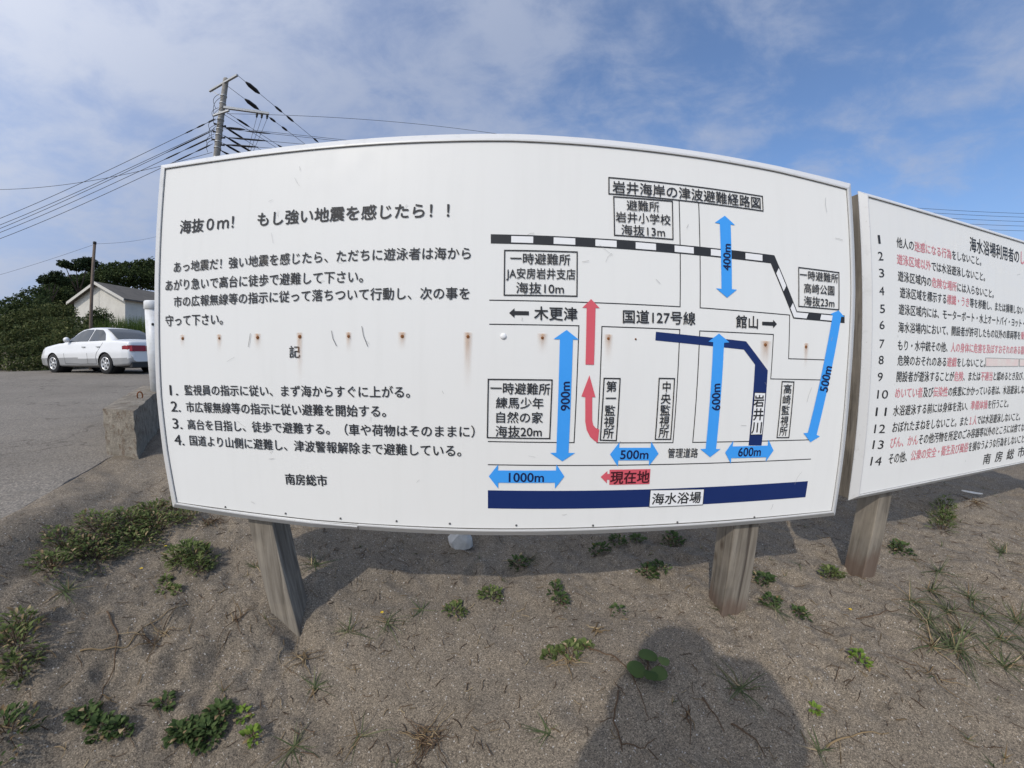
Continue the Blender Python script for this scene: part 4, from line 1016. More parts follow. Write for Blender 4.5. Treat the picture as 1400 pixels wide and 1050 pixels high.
def thin_pole():
    x, y = -15.70, 10.70
    root = thing('thin_pole', 'thin brown wooden pole standing behind the parked car', 'pole', (x, y, -.55))
    mb = MB(); mb.tube([(x - .09, y - .13, -.7), (x, y, 4.25)], [.062, .048], 10); obj('pole', mb, M['thinpole'], root)
    mb = MB(); mb.lathe((x, y, 4.22), [(.055, 0), (.06, .02), (.06, .09), (.03, .11)], 10); obj('cap', mb, M['sleeve'], root)
    wire((x, y, 4.22), (-30.5, 10.5, 2.6), .25, 'faint wire falling from the thin brown pole towards the trees on the left', None, .005)
    wire((x, y, 4.24), (-18.6, 16.3, 6.55), .12, 'faint wire rising from the thin brown pole to the edge of the large board', None, .005)
thin_pole()

# ------------------------------------------------------------------ concrete block with lifting eye, white pipe bollard
def block():
    a = Vector((-2.80, 2.17, 0)); dx = Vector((-.69, .724, 0)); dy = Vector((-.985, .10, 0))
    root = thing('concrete_block', 'rough stained concrete block on the asphalt edge beside the large board', 'concrete block', (-2.9, 2.3, -.82))
    mb = MB(); n, mm, kk = 34, 6, 9; L, W, H0 = 2.1, .40, .43
    V = VN(21); U = VN(22)
    def q(i, j, k):
        t, s, h = i / n, j / mm, k / kk
        p = a + dx * (t * L) + dy * (s * W); z = -.845 + H0 * h + .03 * t * (1 if k else 0)
        rnd = .02
        e = (min(i, n - i) < 1) + (min(j, mm - j) < 1) + (k == kk)
        jit = .007 if e < 2 else .012
        return (p.x + float(V(t * 9, s * 3 + h * 5, 3)) * jit - (dx.x * .012 * (e > 1) * (1 if i == 0 else 0)) * -1, p.y + float(U(t * 9 + 3, s * 3 + h * 5, 3)) * jit, z + float(V(t * 9 + 7, s * 3 + h * 4, 3)) * jit - (.006 if e > 1 and k == kk else 0))
    def face(f, nu, nv):
        vs = [f(u, v) for u in range(nu + 1) for v in range(nv + 1)]
        mb.add(vs, [(u * (nv + 1) + v, u * (nv + 1) + v + 1, (u + 1) * (nv + 1) + v + 1, (u + 1) * (nv + 1) + v) for u in range(nu) for v in range(nv)], 0, True)
    face(lambda u, v: q(0, u, v), mm, kk); face(lambda u, v: q(n, u, v), mm, kk); face(lambda u, v: q(u, 0, v), n, kk); face(lambda u, v: q(u, mm, v), n, kk); face(lambda u, v: q(u, v, kk), n, mm)
    obj('block', mb, M['concrete'], root)
    c = a + dx * .78 + dy * .12; mb = MB()
    pts = [(c.x + .022 * math.cos(t) * .7, c.y + .022 * math.cos(t) * .7, -.405 + .036 * math.sin(t) + .022) for t in np.linspace(-.7, math.pi + .7, 14)]
    mb.tube(pts, .0065, 8); obj('lifting_eye', mb, M['rust'], root)
block()
def bollard():
    x, y = -3.86, 3.27
    root = thing('bollard', 'white painted steel pipe bollard standing on the concrete block', 'bollard', (x, y, -.40))
    mb = MB(); mb.tube([(x + .03, y + .02, -.46), (x, y, .50)], .088, 24); obj('pipe', mb, M['whitepipe'], root)
    mb = MB(); mb.lathe((x, y, .50), [(.088, -.01), (.098, .0), (.098, .075), (.09, .088), (.02, .094)], 24); obj('cap', mb, M['whitepipe'], root)
    mb = MB(); d = Vector((-x - .9, -y, 0)).normalized(); mb.lathe((x + d.x * .088, y + d.y * .088, .33), [(.004, -.014), (.014, -.006), (.014, .006), (.004, .014)], 10, 0, 'Y'); obj('bolt_hole', mb, M['trim'], root)
bollard()
def rock():
    bm = bmesh.new(); bmesh.ops.create_icosphere(bm, subdivisions=2, radius=1)
    r = random.Random(12)
    for v in bm.verts:
        c = v.co; k = 1.0
        for n_ in ((.3, -.9, .3), (-.8, -.3, .5), (.8, -.2, .55), (0, .1, 1), (-.4, .8, .3), (.6, .7, .2)):
            d = c.dot(Vector(n_).normalized())
            if d > .72: k = min(k, .72 / d)
        v.co = Vector((c.x * .082, c.y * .07, c.z * .082)) * k * r.uniform(.97, 1.03)
    x, y = -.243, 1.904
    mb = MB(); mb.add([(v.co.x + x, v.co.y + y, v.co.z + gz(x, y) + .032) for v in bm.verts], [tuple(v.index for v in f.verts) for f in bm.faces]); bm.free()
    o = obj('rock', mb, M['stone'], None, (x, y, gz(x, y))); tag(o, 'pale grey angular rock in the shade under the large board', 'rock')
rock()
def shell():
    x, y = 3.771, 1.891; z = gz(x, y) + .012; mb = MB(); n = 9
    vs = []
    for i in range(n):
        t = i / (n - 1); w = .016 * math.sin(math.pi * min(.97, t * .9 + .06)); px, py = x - .05 + .09 * t, y + .05 - .10 * t
        for k in (-1, 0, 1): vs.append((px + k * w, py + k * w, z + (.010 if k == 0 else 0)))
    mb.add(vs, [(i * 3 + k, i * 3 + k + 1, i * 3 + k + 4, i * 3 + k + 3) for i in range(n - 1) for k in (0, 1)], 0, True)
    o = obj('shell_fragment', mb, M['shell'], None, (x, y, z)); tag(o, 'long white shell fragment on the sand below the rules board', 'shell')
shell()

# ------------------------------------------------------------------ weeds and grass on the sand
def leaf(mb, p, d, up, L, W, mi=0, curl=.15):
    """a folded leaf from p along d"""
    d = d.normalized(); s = d.cross(up); s = s.normalized() if s.length > 1e-4 else d.orthogonal().normalized(); n = s.cross(d)
    m1 = p + d * L * .38 + n * L * .06; m2 = p + d * L * .75 + n * (L * .05 - L * curl * .4); t = p + d * L - n * L * curl
    mb.add([p, m1 - s * W + n * W * .4, m1, m1 + s * W + n * W * .4, m2 - s * W * .72 + n * W * .25, m2, m2 + s * W * .72 + n * W * .25, t],
           [(0, 2, 1), (0, 3, 2), (1, 2, 5, 4), (2, 3, 6, 5), (4, 5, 7), (5, 6, 7)], mi, True)
def weed(x, y, R, label, kind='leafy', m_='weed', dens=1.0, H=None, spots=None, seed=0, name='weed', group=None):
    r = random.Random(seed * 77 + 5); mb = MB()
    H = H or R * .7
    spots = spots or [(x, y, R)]
    for cx, cy, cr in spots:
        small = kind == 'mat'
        n = int(dens * (34 + 5200 * cr * cr * (3 if small else 2.6)))
        n = min(n, 900)
        for _ in range(n):
            a = r.uniform(0, 2 * math.pi); q = cr * math.sqrt(r.random()) * (1 + .25 * math.sin(3 * a + cx * 40)); px, py = cx + q * math.cos(a), cy + q * math.sin(a) * .85
            hz = H * (1 - (q / cr / 1.2) ** 2 * .8) * r.uniform(.25, 1); z0 = gz(px, py)
            tilt = r.uniform(.05, 1.0); b = a + r.uniform(-1.1, 1.1)
            d = Vector((math.cos(b) * math.cos(tilt), math.sin(b) * math.cos(tilt), math.sin(tilt)))
            L = r.uniform(.016, .030) if small else r.uniform(.020, .034) * (.7 + cr * 3)
            if kind == 'broad': L *= .9
            if kind == 'long': L *= 1.5
            W = L * ({'leafy': .30, 'mat': .20, 'broad': .42, 'long': .12}[kind])
            p = Vector((px, py, z0 + max(.003, hz)))
            leaf(mb, p, d, Vector((0, 0, 1)), L, W, 0 if r.random() < (.84 if small else .93) else 1, r.uniform(.0, .35))
            if r.random() < .22:
                mb.tube([(cx + (px - cx) * .4, cy + (py - cy) * .4, gz(cx, cy)), (px, py, z0 + hz)], .0012, 3, 2, False)
    o = obj(name, mb, [M[m_], M['straw'], M['root']], None, (x, y, gz(x, y))); tag(o, label, 'weed', group); return o
def tuft(x, y, R, label, n=16, seed=0, dry=.2, m_='blade', name='grass_tuft', lie=.5, cat='grass tuft', group=None):
    r = random.Random(seed * 31 + 3); mb = MB()
    for k in range(n):
        a = r.uniform(0, 2 * math.pi); L = R * r.uniform(.7, 1.6); el = r.uniform(.15, 1.15) if r.random() > lie else r.uniform(.1, .5)
        px, py = x + r.gauss(0, R * .08), y + r.gauss(0, R * .08); w = r.uniform(.0011, .0025); z0 = gz(px, py) - .004
        d = Vector((math.cos(a) * math.cos(el), math.sin(a) * math.cos(el), math.sin(el))); s = Vector((-math.sin(a), math.cos(a), 0))
        s = (s + Vector((0, 0, r.uniform(-.5, .5)))).normalized()
        bend = r.uniform(.2, .9); vs = []; ns = 7
        for i in range(ns + 1):
            t = i / ns; p = Vector((px, py, z0)) + d * L * t + Vector((0, 0, -1)) * L * bend * .5 * t * t
            p.z = max(p.z, gz(p.x, p.y) + .003)
            ww = w * (1 - t ** 1.7) + .0002
            vs += [p - s * ww, p + s * ww]
        mb.add(vs, [(2 * i, 2 * i + 1, 2 * i + 3, 2 * i + 2) for i in range(ns)], 1 if r.random() < dry else 0, True)
    o = obj(name, mb, [M[m_], M['straw']], None, (x, y, gz(x, y))); tag(o, label, cat, group); return o
def twigs(x, y, R, label, n=10, seed=0, m_='root', name='dry_plant', thick=.0022, cat='dry plant'):
    r = random.Random(seed * 13 + 1); mb = MB()
    for k in range(n):
        a = r.uniform(0, 2 * math.pi); L = R * r.uniform(.7, 2.0); px, py = x + r.gauss(0, R * .25), y + r.gauss(0, R * .25); pts = []; aa = a
        for i in range(8):
            pts.append((px, py, gz(px, py) + .004 + r.random() * .012)); aa += r.uniform(-.35, .35); px += math.cos(aa) * L / 8; py += math.sin(aa) * L / 8
        mb.tube(pts, [thick * (1 - .09 * i) for i in range(8)], 4, 0 if r.random() < .7 else 1, False)
    o = obj(name, mb, [M[m_], M['straw']], None, (x, y, gz(x, y))); tag(o, label, cat); return o

# leafy clumps, each named by what stands beside it
weed(-2.05, 1.33, .18, 'largest spreading mat of small-leaved green weeds, beside the asphalt edge left of the board', 'mat', 'weed', 1.15, .075,
     [(-1.96, 1.04, .085), (-2.06, 1.17, .11), (-2.05, 1.33, .15), (-2.02, 1.46, .13), (-2.02, 1.60, .12), (-1.90, 1.52, .12), (-1.88, 1.36, .12), (-1.93, 1.20, .12), (-1.95, 1.72, .08), (-1.80, 1.62, .07)], 1)
weed(-1.53, 1.36, .10, 'bright leafy weed clump below the bottom left corner of the large board', 'long', 'weed', 1.6, .08, [(-1.53, 1.38, .095), (-1.45, 1.33, .06), (-1.60, 1.34, .05)], 2)
weed(-1.31, .69, .09, 'wide shiny clump of rounded dark leaves near the bottom left of the photo', 'broad', 'weed_dark', 1.2, .035, [(-1.35, .70, .042), (-1.28, .685, .04), (-1.23, .70, .032)], 3)
weed(-1.0, .79, .085, 'dense crinkled dark green clump left of two small lime sprigs', 'leafy', 'weed_dark', 1.9, .045, [(-1.02, .77, .045), (-.98, .84, .04), (-.97, .78, .042), (-1.05, .75, .032)], 4)
weed(-1.69, .745, .08, 'ragged weed clump near the left edge, above the clump cut by the photo corner', 'mat', 'weed', 1.1, .06, [(-1.69, .745, .075), (-1.62, .70, .05), (-1.75, .80, .06)], 5)
weed(-1.475, .574, .07, 'dark weed clump in the bottom left corner of the photo', 'mat', 'weed_dark', 1.0, .05, None, 6)
weed(-.907, .863, .022, 'tiny lime sprig, the upper of two beside the crinkled dark clump', 'leafy', 'weed_lime', .5, .02, None, 7)
weed(-.826, .807, .028, 'small lime sprig, the lower of two beside the crinkled dark clump', 'leafy', 'weed_lime', .7, .03, None, 8)
weed(-.211, 1.392, .044, 'flat green rosette straight in front of the grey rock', 'leafy', 'weed', 1.0, .025, None, 9)
weed(-.045, 1.49, .048, 'round green rosette touching the edge of the board shadow, right of the rock', 'leafy', 'weed', 1.0, .035, None, 10)
weed(.262, 1.46, .045, 'upright narrow green weed left of the heart-leaved weed, below the board shadow', 'leafy', 'weed_dark', .9, .06, [(.26, 1.49, .03), (.275, 1.42, .03)], 11)
weed(.531, 1.337, .04, 'small dark heart-leaved weed between the yellow straw and the right post', 'broad', 'weed_dark', .35, .03, None, 12)
weed(.256, 1.151, .09, 'low green clump with dry roots left of the yellow straw', 'leafy', 'weed', 1.0, .022, [(.20, 1.155, .035), (.27, 1.15, .045), (.33, 1.16, .022)], 13)
weed(.781, 1.57, .07, 'low wide green weed just left of the right post', 'leafy', 'weed_dark', 1.0, .03, [(.74, 1.56, .045), (.82, 1.58, .05)], 14)
def broad_plant():
    x, y = .546, 1.019; mb = MB(); z = gz(x, y); r = random.Random(2)
    for k, (dx, dy, R) in enumerate(((-.045, .0, .04), (.015, .05, .038), (.02, -.035, .036), (.055, .005, .024), (-.02, -.06, .026))):
        c = Vector((x + dx, y + dy, gz(x + dx, y + dy) + .03 + .008 * k)); n = 11; vs = [c + Vector((0, 0, .004))]
        for i in range(n):
            t = 2 * math.pi * i / n + math.atan2(dy, dx); q = R * (1 - .32 * math.exp(-((i - n / 2) / 1.2) ** 2)); vs.append(c + Vector((q * math.cos(t), q * math.sin(t), -.006 + r.uniform(-.004, .004))))
        mb.add(vs, [(0, i + 1, (i + 1) % n + 1) for i in range(n)], 0, True); mb.tube([(x, y, z), c], .0018, 4, 1, False)
    o = obj('weed', mb, [M['weed_dark'], M['root']], None, (x, y, z)); tag(o, 'plant with a few large round dark leaves on the edge of the photographer shadow', 'weed')
broad_plant()
weed(1.226, 1.244, .038, 'small dark weed right of the right post, the nearer one to the post', 'leafy', 'weed_dark', 1.2, .03, None, 16)
weed(1.319, 1.158, .034, 'small round green weed farther right of the right post', 'leafy', 'weed_dark', 1.2, .03, None, 17)
weed(1.696, 1.363, .055, 'green weed in front of the gap between the two boards, left of the stained post', 'leafy', 'weed', 1.2, .04, None, 18)
weed(1.373, .899, .034, 'bright lime weed standing alone right of the photographer shadow', 'leafy', 'weed_lime', .9, .04, None, 19)
weed(1.068, .784, .014, 'tiny lime seedling at the edge of the photographer shadow', 'leafy', 'weed_lime', .4, .012, None, 20)
weed(1.305, 1.40, .05, 'dark low weed beside the foot of the right post, in the sun', 'leafy', 'weed_dark', 1.2, .03, None, 21)
weed(2.32, 1.45, .06, 'weed at the right side of the post under the rules board', 'leafy', 'weed_dark', 1.2, .04, None, 22)
weed(3.03, 1.656, .10, 'tall mixed weed clump below the lower edge of the rules board', 'long', 'weed', 1.2, .10, [(3.03, 1.66, .08), (3.2, 1.75, .07), (2.85, 1.55, .06)], 23)
weed(.095, 1.736, .05, 'weed inside the board shadow, right of the rock', 'leafy', 'weed_dark', .9, .03, None, 24)
weed(.593, 1.80, .07, 'weed with a yellow flower deep in the board shadow', 'leafy', 'weed_dark', .9, .04, [(.55, 1.79, .05), (.67, 1.84, .05), (.80, 1.86, .04)], 25)
weed(1.02, 1.86, .06, 'weed in the board shadow directly behind the right post', 'leafy', 'weed_dark', .9, .04, None, 26)
weed(-1.517, 1.20, .04, 'sparse low sprigs below the bright leafy clump at the left', 'leafy', 'weed', .7, .02, [(-1.52, 1.2, .03), (-1.45, 1.19, .025), (-1.56, 1.24, .02)], 27)
weed(-1.178, .82, .032, 'small dark sprig above the wide shiny clump', 'leafy', 'weed_dark', .7, .02, None, 28)
for i, (x, y, z) in enumerate(((.52, 1.81, .04), (-.53, 1.33, .03), (1.58, 1.13, .01), (-1.70, 1.24, .02), (-1.72, 1.40, .02))):
    mb = MB(); c = Vector((x, y, gz(x, y) + z))
    for k in range(5):
        a = k * 1.257; d = Vector((math.cos(a), math.sin(a), .35)); leaf(mb, c, d, Vector((0, 0, 1)), .009, .0035)
    o = obj('yellow_flower', mb, M['yellow'], None, c)
    tag(o, ('small yellow flower in the shadow of the large board', 'small yellow flower between grass tufts right of the left post', 'tiny yellow flower between the right post and the stained post', 'small yellow flower below the largest weed mat', 'small yellow petal at the right rim of the largest weed mat')[i], 'flower')
# grass tufts
T_ = [(-.663, 1.262, .085, 'dark grass tuft with long flat blades right of the left post', 14), (-.501, 1.317, .085, 'grass tuft beside the yellow flower, second right of the left post', 15), (-.369, 1.391, .07, 'third grass tuft right of the left post, nearest the board shadow', 12),
      (-.714, 1.021, .07, 'grass tuft in front of the left post foot', 14), (-.69, .811, .085, 'faint spreading grass tuft near the bottom edge below the left post', 16), (.152, .842, .065, 'thin upright grass tuft alone at the bottom centre', 9),
      (.867, .914, .10, 'long-bladed grass tuft lying inside the photographer shadow', 18), (.985, 1.25, .075, 'grass tuft growing at the foot of the right post, left side', 16), (1.21, 1.186, .08, 'arching grass tuft right of the right post', 14),
      (2.333, 1.238, .10, 'arching grass tuft below the rules board post', 18), (2.905, 1.253, .11, 'larger grass tuft at the right edge below the rules board', 20), (.992, .672, .07, 'upright grass tuft at the right rim of the photographer shadow, bottom edge', 9),
      (-1.215, 1.431, .055, 'short grass tuft left of the left post', 12), (-.94, 1.53, .09, 'wispy grass tuft behind the left post', 16), (-1.806, .988, .075, 'straggling grass tuft at the lower end of the largest weed mat', 24), (.157, 1.768, .07, 'grass tuft inside the board shadow behind the rock', 14)]
for i, (x, y, R, l, n) in enumerate(T_): tuft(x, y, R, l, int(n * 1.3), i + 1, .15)
o = tuft(-.473, .867, .085, 'yellowing grass tuft with broad blades near the bottom, left of the dry root', 12, 40, .45)
o = tuft(1.856, .852, .16, 'densest grass patch at the lower right of the photo', 60, 41, .2)
for k, (dx, dy) in enumerate(((.12, .06), (.24, -.02), (.02, .13), (.33, .09), (-.1, .03), (.2, .16), (.42, .2), (.35, -.1), (.12, -.1), (.5, .05), (.1, .25), (.3, .3))): tuft(1.856 + dx, .852 + dy, .11, 'grass tuft of the loose patch at the lower right', 30, 50 + k, .25, group='grass tufts of the lower right patch')
# dry plants
twigs(-1.665, 1.66, .06, 'brown dry weed left of the left post under the board corner', 26, 1)
tw = twigs(.399, 1.236, .035, 'bundle of pale yellow straw lying in the middle of the sand', 7, 2, 'straw', 'straw_bundle', .004)
twigs(-.235, .852, .08, 'uprooted dry plant with tangled roots at the bottom centre', 30, 3)
twigs(-.80, 1.12, .05, 'pale dry grass lying at the foot of the left post', 16, 4, 'straw', 'dry_grass')
twigs(-1.362, .986, .075, 'dry stems strewn across the sand between the left weed clumps', 14, 5)
twigs(3.5, 1.735, .08, 'brown dry weed at the right edge below the rules board', 22, 6)
twigs(.256, 1.11, .06, 'dry roots under the low green clump left of the yellow straw', 16, 7, 'straw')
twigs(1.62, .82, .09, 'dark curled root on the sand left of the densest grass patch', 5, 8)
twigs(.62, .86, .09, 'long curled dry stalk inside the photographer shadow', 5, 9)
twigs(-1.12, 1.13, .07, 'dark dry scraps left of the left post foot', 9, 10)
ROOTS = [[(-1.544, 0.839), (-1.475, 0.88), (-1.426, 0.927), (-1.433, 1.003), (-1.374, 1.134), (-1.354, 1.163)] ,
[(0.349, 1.148), (0.428, 1.111), (0.47, 1.053), (0.486, 0.949), (0.49, 0.86)] ,
[(-1.611, 0.998), (-1.489, 0.939), (-1.407, 0.849), (-1.375, 0.752)] ,
[(1.569, 1.084), (1.694, 1.077), (1.837, 1.081)] ,
[(1.024, 0.677), (1.148, 0.685), (1.256, 0.662)] ,
[(0.417, 0.96), (0.372, 0.861), (0.382, 0.791), (0.447, 0.768), (0.497, 0.797)] ,
[(0.761, 0.8), (0.807, 0.745), (0.814, 0.687)] ,
[(0.706, 0.9), (0.718, 0.845), (0.726, 0.784)] ,
]
RL = ['long pale root lying across the sand at the lower left', 'curved dry root left of the photographer shadow, beside the round-leaved plant', 'dark root running towards the bottom left corner', 'short dark stick in the sand below the rules board post', 'straight pale stalk at the bottom edge right of the photographer shadow', 'looped thin root inside the left half of the photographer shadow', 'thin root at the right of the photographer shadow, bottom edge', 'short thin root in the middle of the photographer shadow']
for k_, path in enumerate(ROOTS):
    q = []
    for (ax, ay), (bx, by) in zip(path, path[1:]):
        for i in range(6): q.append((ax + (bx - ax) * i / 6 + rng.uniform(-.002, .002), ay + (by - ay) * i / 6 + rng.uniform(-.002, .002)))
    q.append(path[-1]); n_ = len(q); mb = MB()
    mb.tube([(x, y, gz(x, y) + .004 + .004 * math.sin(i)) for i, (x, y) in enumerate(q)], [.0034 * (1 - .7 * i / n_) for i in range(n_)], 5)
    o = obj('dry_root', mb, M['straw' if k_ in (0, 4) else 'root'], None, (*path[0], gz(*path[0]))); tag(o, RL[k_], 'root')
# litter that nobody could count: broken shell, twigs, straw
def litter():
    r = random.Random(17); mb = MB()
    for _ in range(3800):
        x, y = r.uniform(-2.4, 3.8), r.uniform(.4, 2.4)
        if edge_x(y) > x - .05: continue
        z = gz(x, y) + .002; k = r.random()
        if k < .22:
            s = r.uniform(.001, .0028); a = r.uniform(0, 6.28); vs = [(x + s * math.cos(a + i * 1.3) * r.uniform(.6, 1.2), y + s * math.sin(a + i * 1.3) * r.uniform(.6, 1.2), z + r.uniform(0, .004)) for i in range(5)]
            mb.poly(vs, 0)
        else:
            L = r.uniform(.008, .05) * (1.5 if r.random() < .08 else 1); a = r.uniform(0, 6.28); w = r.uniform(.0007, .0018); pts = []
            for i in range(4):
                pts.append((x, y, gz(x, y) + .003 + r.uniform(0, .004))); a += r.uniform(-.5, .5); x += math.cos(a) * L / 3; y += math.sin(a) * L / 3
            mb.tube(pts, w, 3, 1 if k < .75 else 2, False)
    o = obj('beach_litter', mb, [M['shell'], M['root'], M['straw']], None, (0, 1, -1.2)); tag(o, 'bits of broken shell, twig and straw scattered over the sand', 'litter', kind='stuff')
litter()
def sprouts():
    r = random.Random(23); mb = MB()
    for _ in range(170):
        x, y = r.uniform(-2.1, 4.2), r.uniform(.45, 2.6)
        if edge_x(y) > x - .1: continue
        if x < 1.4 and r.random() < .55: continue
        n = r.randint(3, 8); R = r.uniform(.02, .065)
        for k in range(n):
            a = r.uniform(0, 6.28); el = r.uniform(.1, 1.2); d = Vector((math.cos(a) * math.cos(el), math.sin(a) * math.cos(el), math.sin(el))); s = Vector((-math.sin(a), math.cos(a), 0)); L = R * r.uniform(.6, 1.6); w = r.uniform(.0011, .0025); vs = []
            for i in range(5):
                t = i / 4; p = Vector((x, y, gz(x, y))) + d * L * t - Vector((0, 0, L * .3 * t * t)); ww = w * (1 - t * .95); p.z = max(p.z, gz(p.x, p.y) + .002); vs += [p - s * ww, p + s * ww]
            mb.add(vs, [(2 * i, 2 * i + 1, 2 * i + 3, 2 * i + 2) for i in range(4)], 1 if r.random() < .35 else 0, True)
    o = obj('sparse_sprouts', mb, [M['blade'], M['straw']], None, (1, 1, -1.1)); tag(o, 'thin scattered grass sprouts over the sand', 'grass', kind='stuff')
sprouts()

# ------------------------------------------------------------------ trees and scrub on the bank
def leaf_cloud(blobs, per, size, seed, flat=1.0, shell=.45, grow=1.35):
    """leaf-sized faces spread through clumps; numpy, returns MB"""
    rs = np.random.RandomState(seed); V = []; 
    for x, y, z, R in blobs:
        R = R * grow; n = int(per * (R / .5) ** 2)
        d = rs.normal(size=(n, 3)); d /= np.linalg.norm(d, axis=1)[:, None]
        lump = 1 + .35 * np.sin(d[:, 0] * 5 + x) * np.sin(d[:, 1] * 5 + y) * np.sin(d[:, 2] * 4 + z * 2)
        q = R * (shell + (1 - shell) * rs.rand(n) ** .6) * lump
        c = np.array([x, y, z]) + d * q[:, None] * np.array([1, 1, flat])
        u = rs.normal(size=(n, 3)) + d * .4; u /= np.linalg.norm(u, axis=1)[:, None]
        w = np.cross(u, rs.normal(size=(n, 3))); w /= np.linalg.norm(w, axis=1)[:, None]
        s = size * (.6 + .9 * rs.rand(n))[:, None]
        V.append(np.stack([c - u * s, c + w * s * .45, c + u * s, c - w * s * .45], 1))
    V = np.concatenate(V).reshape(-1, 3); mb = MB(); mb.v = V.tolist()
    k = len(V) // 4; mb.f = [(4 * i, 4 * i + 1, 4 * i + 2, 4 * i + 3) for i in range(k)]; mb.m = [0] * k; mb.s = [False] * k
    return mb
def crown_obj(name, mb, m_, parent, base=None):
    off = Vector(base) if base is not None else root_loc(parent)
    me = bpy.data.meshes.new(name); me.from_pydata((np.array(mb.v) - np.array(off)).tolist(), [], mb.f); me.materials.append(m_)
    o = bpy.data.objects.new(name, me); COL.objects.link(o)
    if parent: o.parent = parent
    else: o.location = off
    return o
PINE = [(-38.31, 23.61, 7.91, 0.36), (-38.1, 23.95, 7.77, 0.32), (-37.88, 24.29, 7.7, 0.37), (-37.64, 24.67, 8.16, 0.43), (-37.41, 25.01, 8.41, 0.38), (-37.26, 25.23, 8.13, 0.33), (-37.49, 24.89, 7.8, 0.33), (-37.7, 22.69, 6.74, 0.3), (-37.98, 22.21, 6.36, 0.3), (-38.16, 21.9, 6.14, 0.25), (-37.55, 22.94, 6.29, 0.36)]
DARK = [(-42.38, 30.13, 8.86, 0.59), (-41.82, 30.9, 9.14, 0.61), (-41.19, 31.74, 9.43, 0.55), (-40.52, 32.58, 9.65, 0.63), (-39.91, 33.33, 9.77, 0.72), (-39.26, 34.1, 9.39, 0.88), (-41.38, 29.81, 7.89, 0.66), (-40.62, 30.83, 8.19, 0.81), (-39.82, 31.87, 8.34, 0.83), (-39.08, 32.77, 8.3, 0.85), (-38.67, 34.76, 8.82, 1.05), (-37.76, 35.75, 8.1, 1.24), (-44.78, 26.44, 6.26, 0.6), (-44.44, 27.01, 6.4, 0.67), (-44.05, 27.64, 6.77, 0.68), (-43.64, 28.27, 7.22, 0.57), (-43.25, 28.87, 7.53, 0.58), (-42.91, 29.37, 7.6, 0.52), (-43.89, 27.88, 6.06, 0.88), (-39.23, 24.02, 5.03, 0.71), (-39.71, 23.22, 4.82, 0.64), (-40.01, 24.66, 4.37, 0.68), (-50.61, 32.22, 6.15, 0.66), (-40.33, 24.14, 4.06, 0.67), (-39.79, 25.01, 4.0, 0.57), (-46.05, 28.2, 7.19, 0.63), (-45.58, 28.95, 7.68, 0.58), (-45.12, 29.67, 8.01, 0.53), (-44.7, 30.29, 8.33, 0.54), (-46.44, 27.55, 6.73, 0.62), (-44.34, 30.82, 8.57, 0.61)]
HILL = [(-32.16, 16.18, 3.19, 0.3), (-31.97, 16.54, 3.41, 0.31), (-31.77, 16.94, 3.69, 0.31), (-31.55, 17.34, 3.97, 0.36), (-31.33, 17.72, 4.21, 0.36), (-31.19, 17.98, 4.05, 0.41), (-32.33, 15.83, 2.84, 0.45), (-32.54, 15.4, 2.57, 0.44), (-31.89, 14.42, 2.03, 0.49), (-32.18, 13.76, 1.56, 0.55), (-30.29, 15.44, 2.59, 0.4), (-30.04, 15.93, 2.9, 0.41), (-29.76, 16.43, 3.21, 0.46), (-28.63, 16.42, 3.21, 0.42)]
SCRUB = [(-25.88, 13.09, 1.57, 0.41), (-25.63, 13.58, 1.86, 0.42), (-25.35, 14.08, 2.13, 0.43), (-25.1, 14.52, 2.32, 0.4), (-24.82, 15.0, 2.47, 0.38), (-24.57, 15.4, 2.38, 0.35), (-26.12, 12.6, 1.17, 0.46), (-25.48, 11.61, 0.76, 0.46), (-25.76, 10.98, 0.58, 0.5), (-21.38, 10.91, 0.68, 0.32), (-21.16, 11.32, 0.91, 0.32), (-20.93, 11.75, 1.12, 0.36), (-20.68, 12.18, 1.33, 0.34), (-19.59, 12.06, 1.3, 0.34), (-19.35, 12.43, 1.38, 0.31), (-19.17, 12.71, 1.36, 0.26), (-20.72, 9.98, 0.35, 0.34), (-20.98, 9.43, 0.06, 0.38), (-18.31, 9.21, 0.05, 0.25), (-18.16, 9.51, 0.12, 0.25), (-17.99, 9.83, 0.26, 0.28), (-17.81, 10.15, 0.4, 0.29), (-17.63, 10.47, 0.55, 0.3), (-17.44, 10.77, 0.7, 0.28), (-17.26, 11.07, 0.82, 0.26), (-17.48, 11.64, 0.94, 0.24), (-18.52, 8.79, -0.13, 0.28), (-18.74, 8.31, -0.33, 0.3), (-17.37, 8.86, -0.29, 0.17), (-17.21, 9.16, -0.24, 0.18), (-17.06, 9.44, -0.2, 0.18), (-16.92, 9.69, -0.1, 0.21), (-17.02, 10.11, 0.06, 0.22), (-17.27, 11.95, 0.86, 0.25), (-17.05, 12.26, 0.81, 0.22), (-16.73, 12.69, 0.75, 0.23), (-16.4, 13.12, 0.76, 0.24), (-16.04, 13.55, 0.67, 0.27)]
BUSH = [(-24.8, 16.88, 2.36, 0.27), (-24.61, 17.15, 2.47, 0.31), (-24.43, 17.42, 2.22, 0.28), (-24.92, 16.71, 2.09, 0.23), (-24.66, 17.09, 2.02, 0.27)]
GRASS = [(-19.39, 14.14, 1.5, 0.19), (-19.15, 14.46, 1.55, 0.23), (-18.93, 14.76, 1.6, 0.23), (-18.69, 15.05, 1.69, 0.23), (-18.45, 15.35, 1.71, 0.24), (-18.19, 15.65, 1.65, 0.28)]

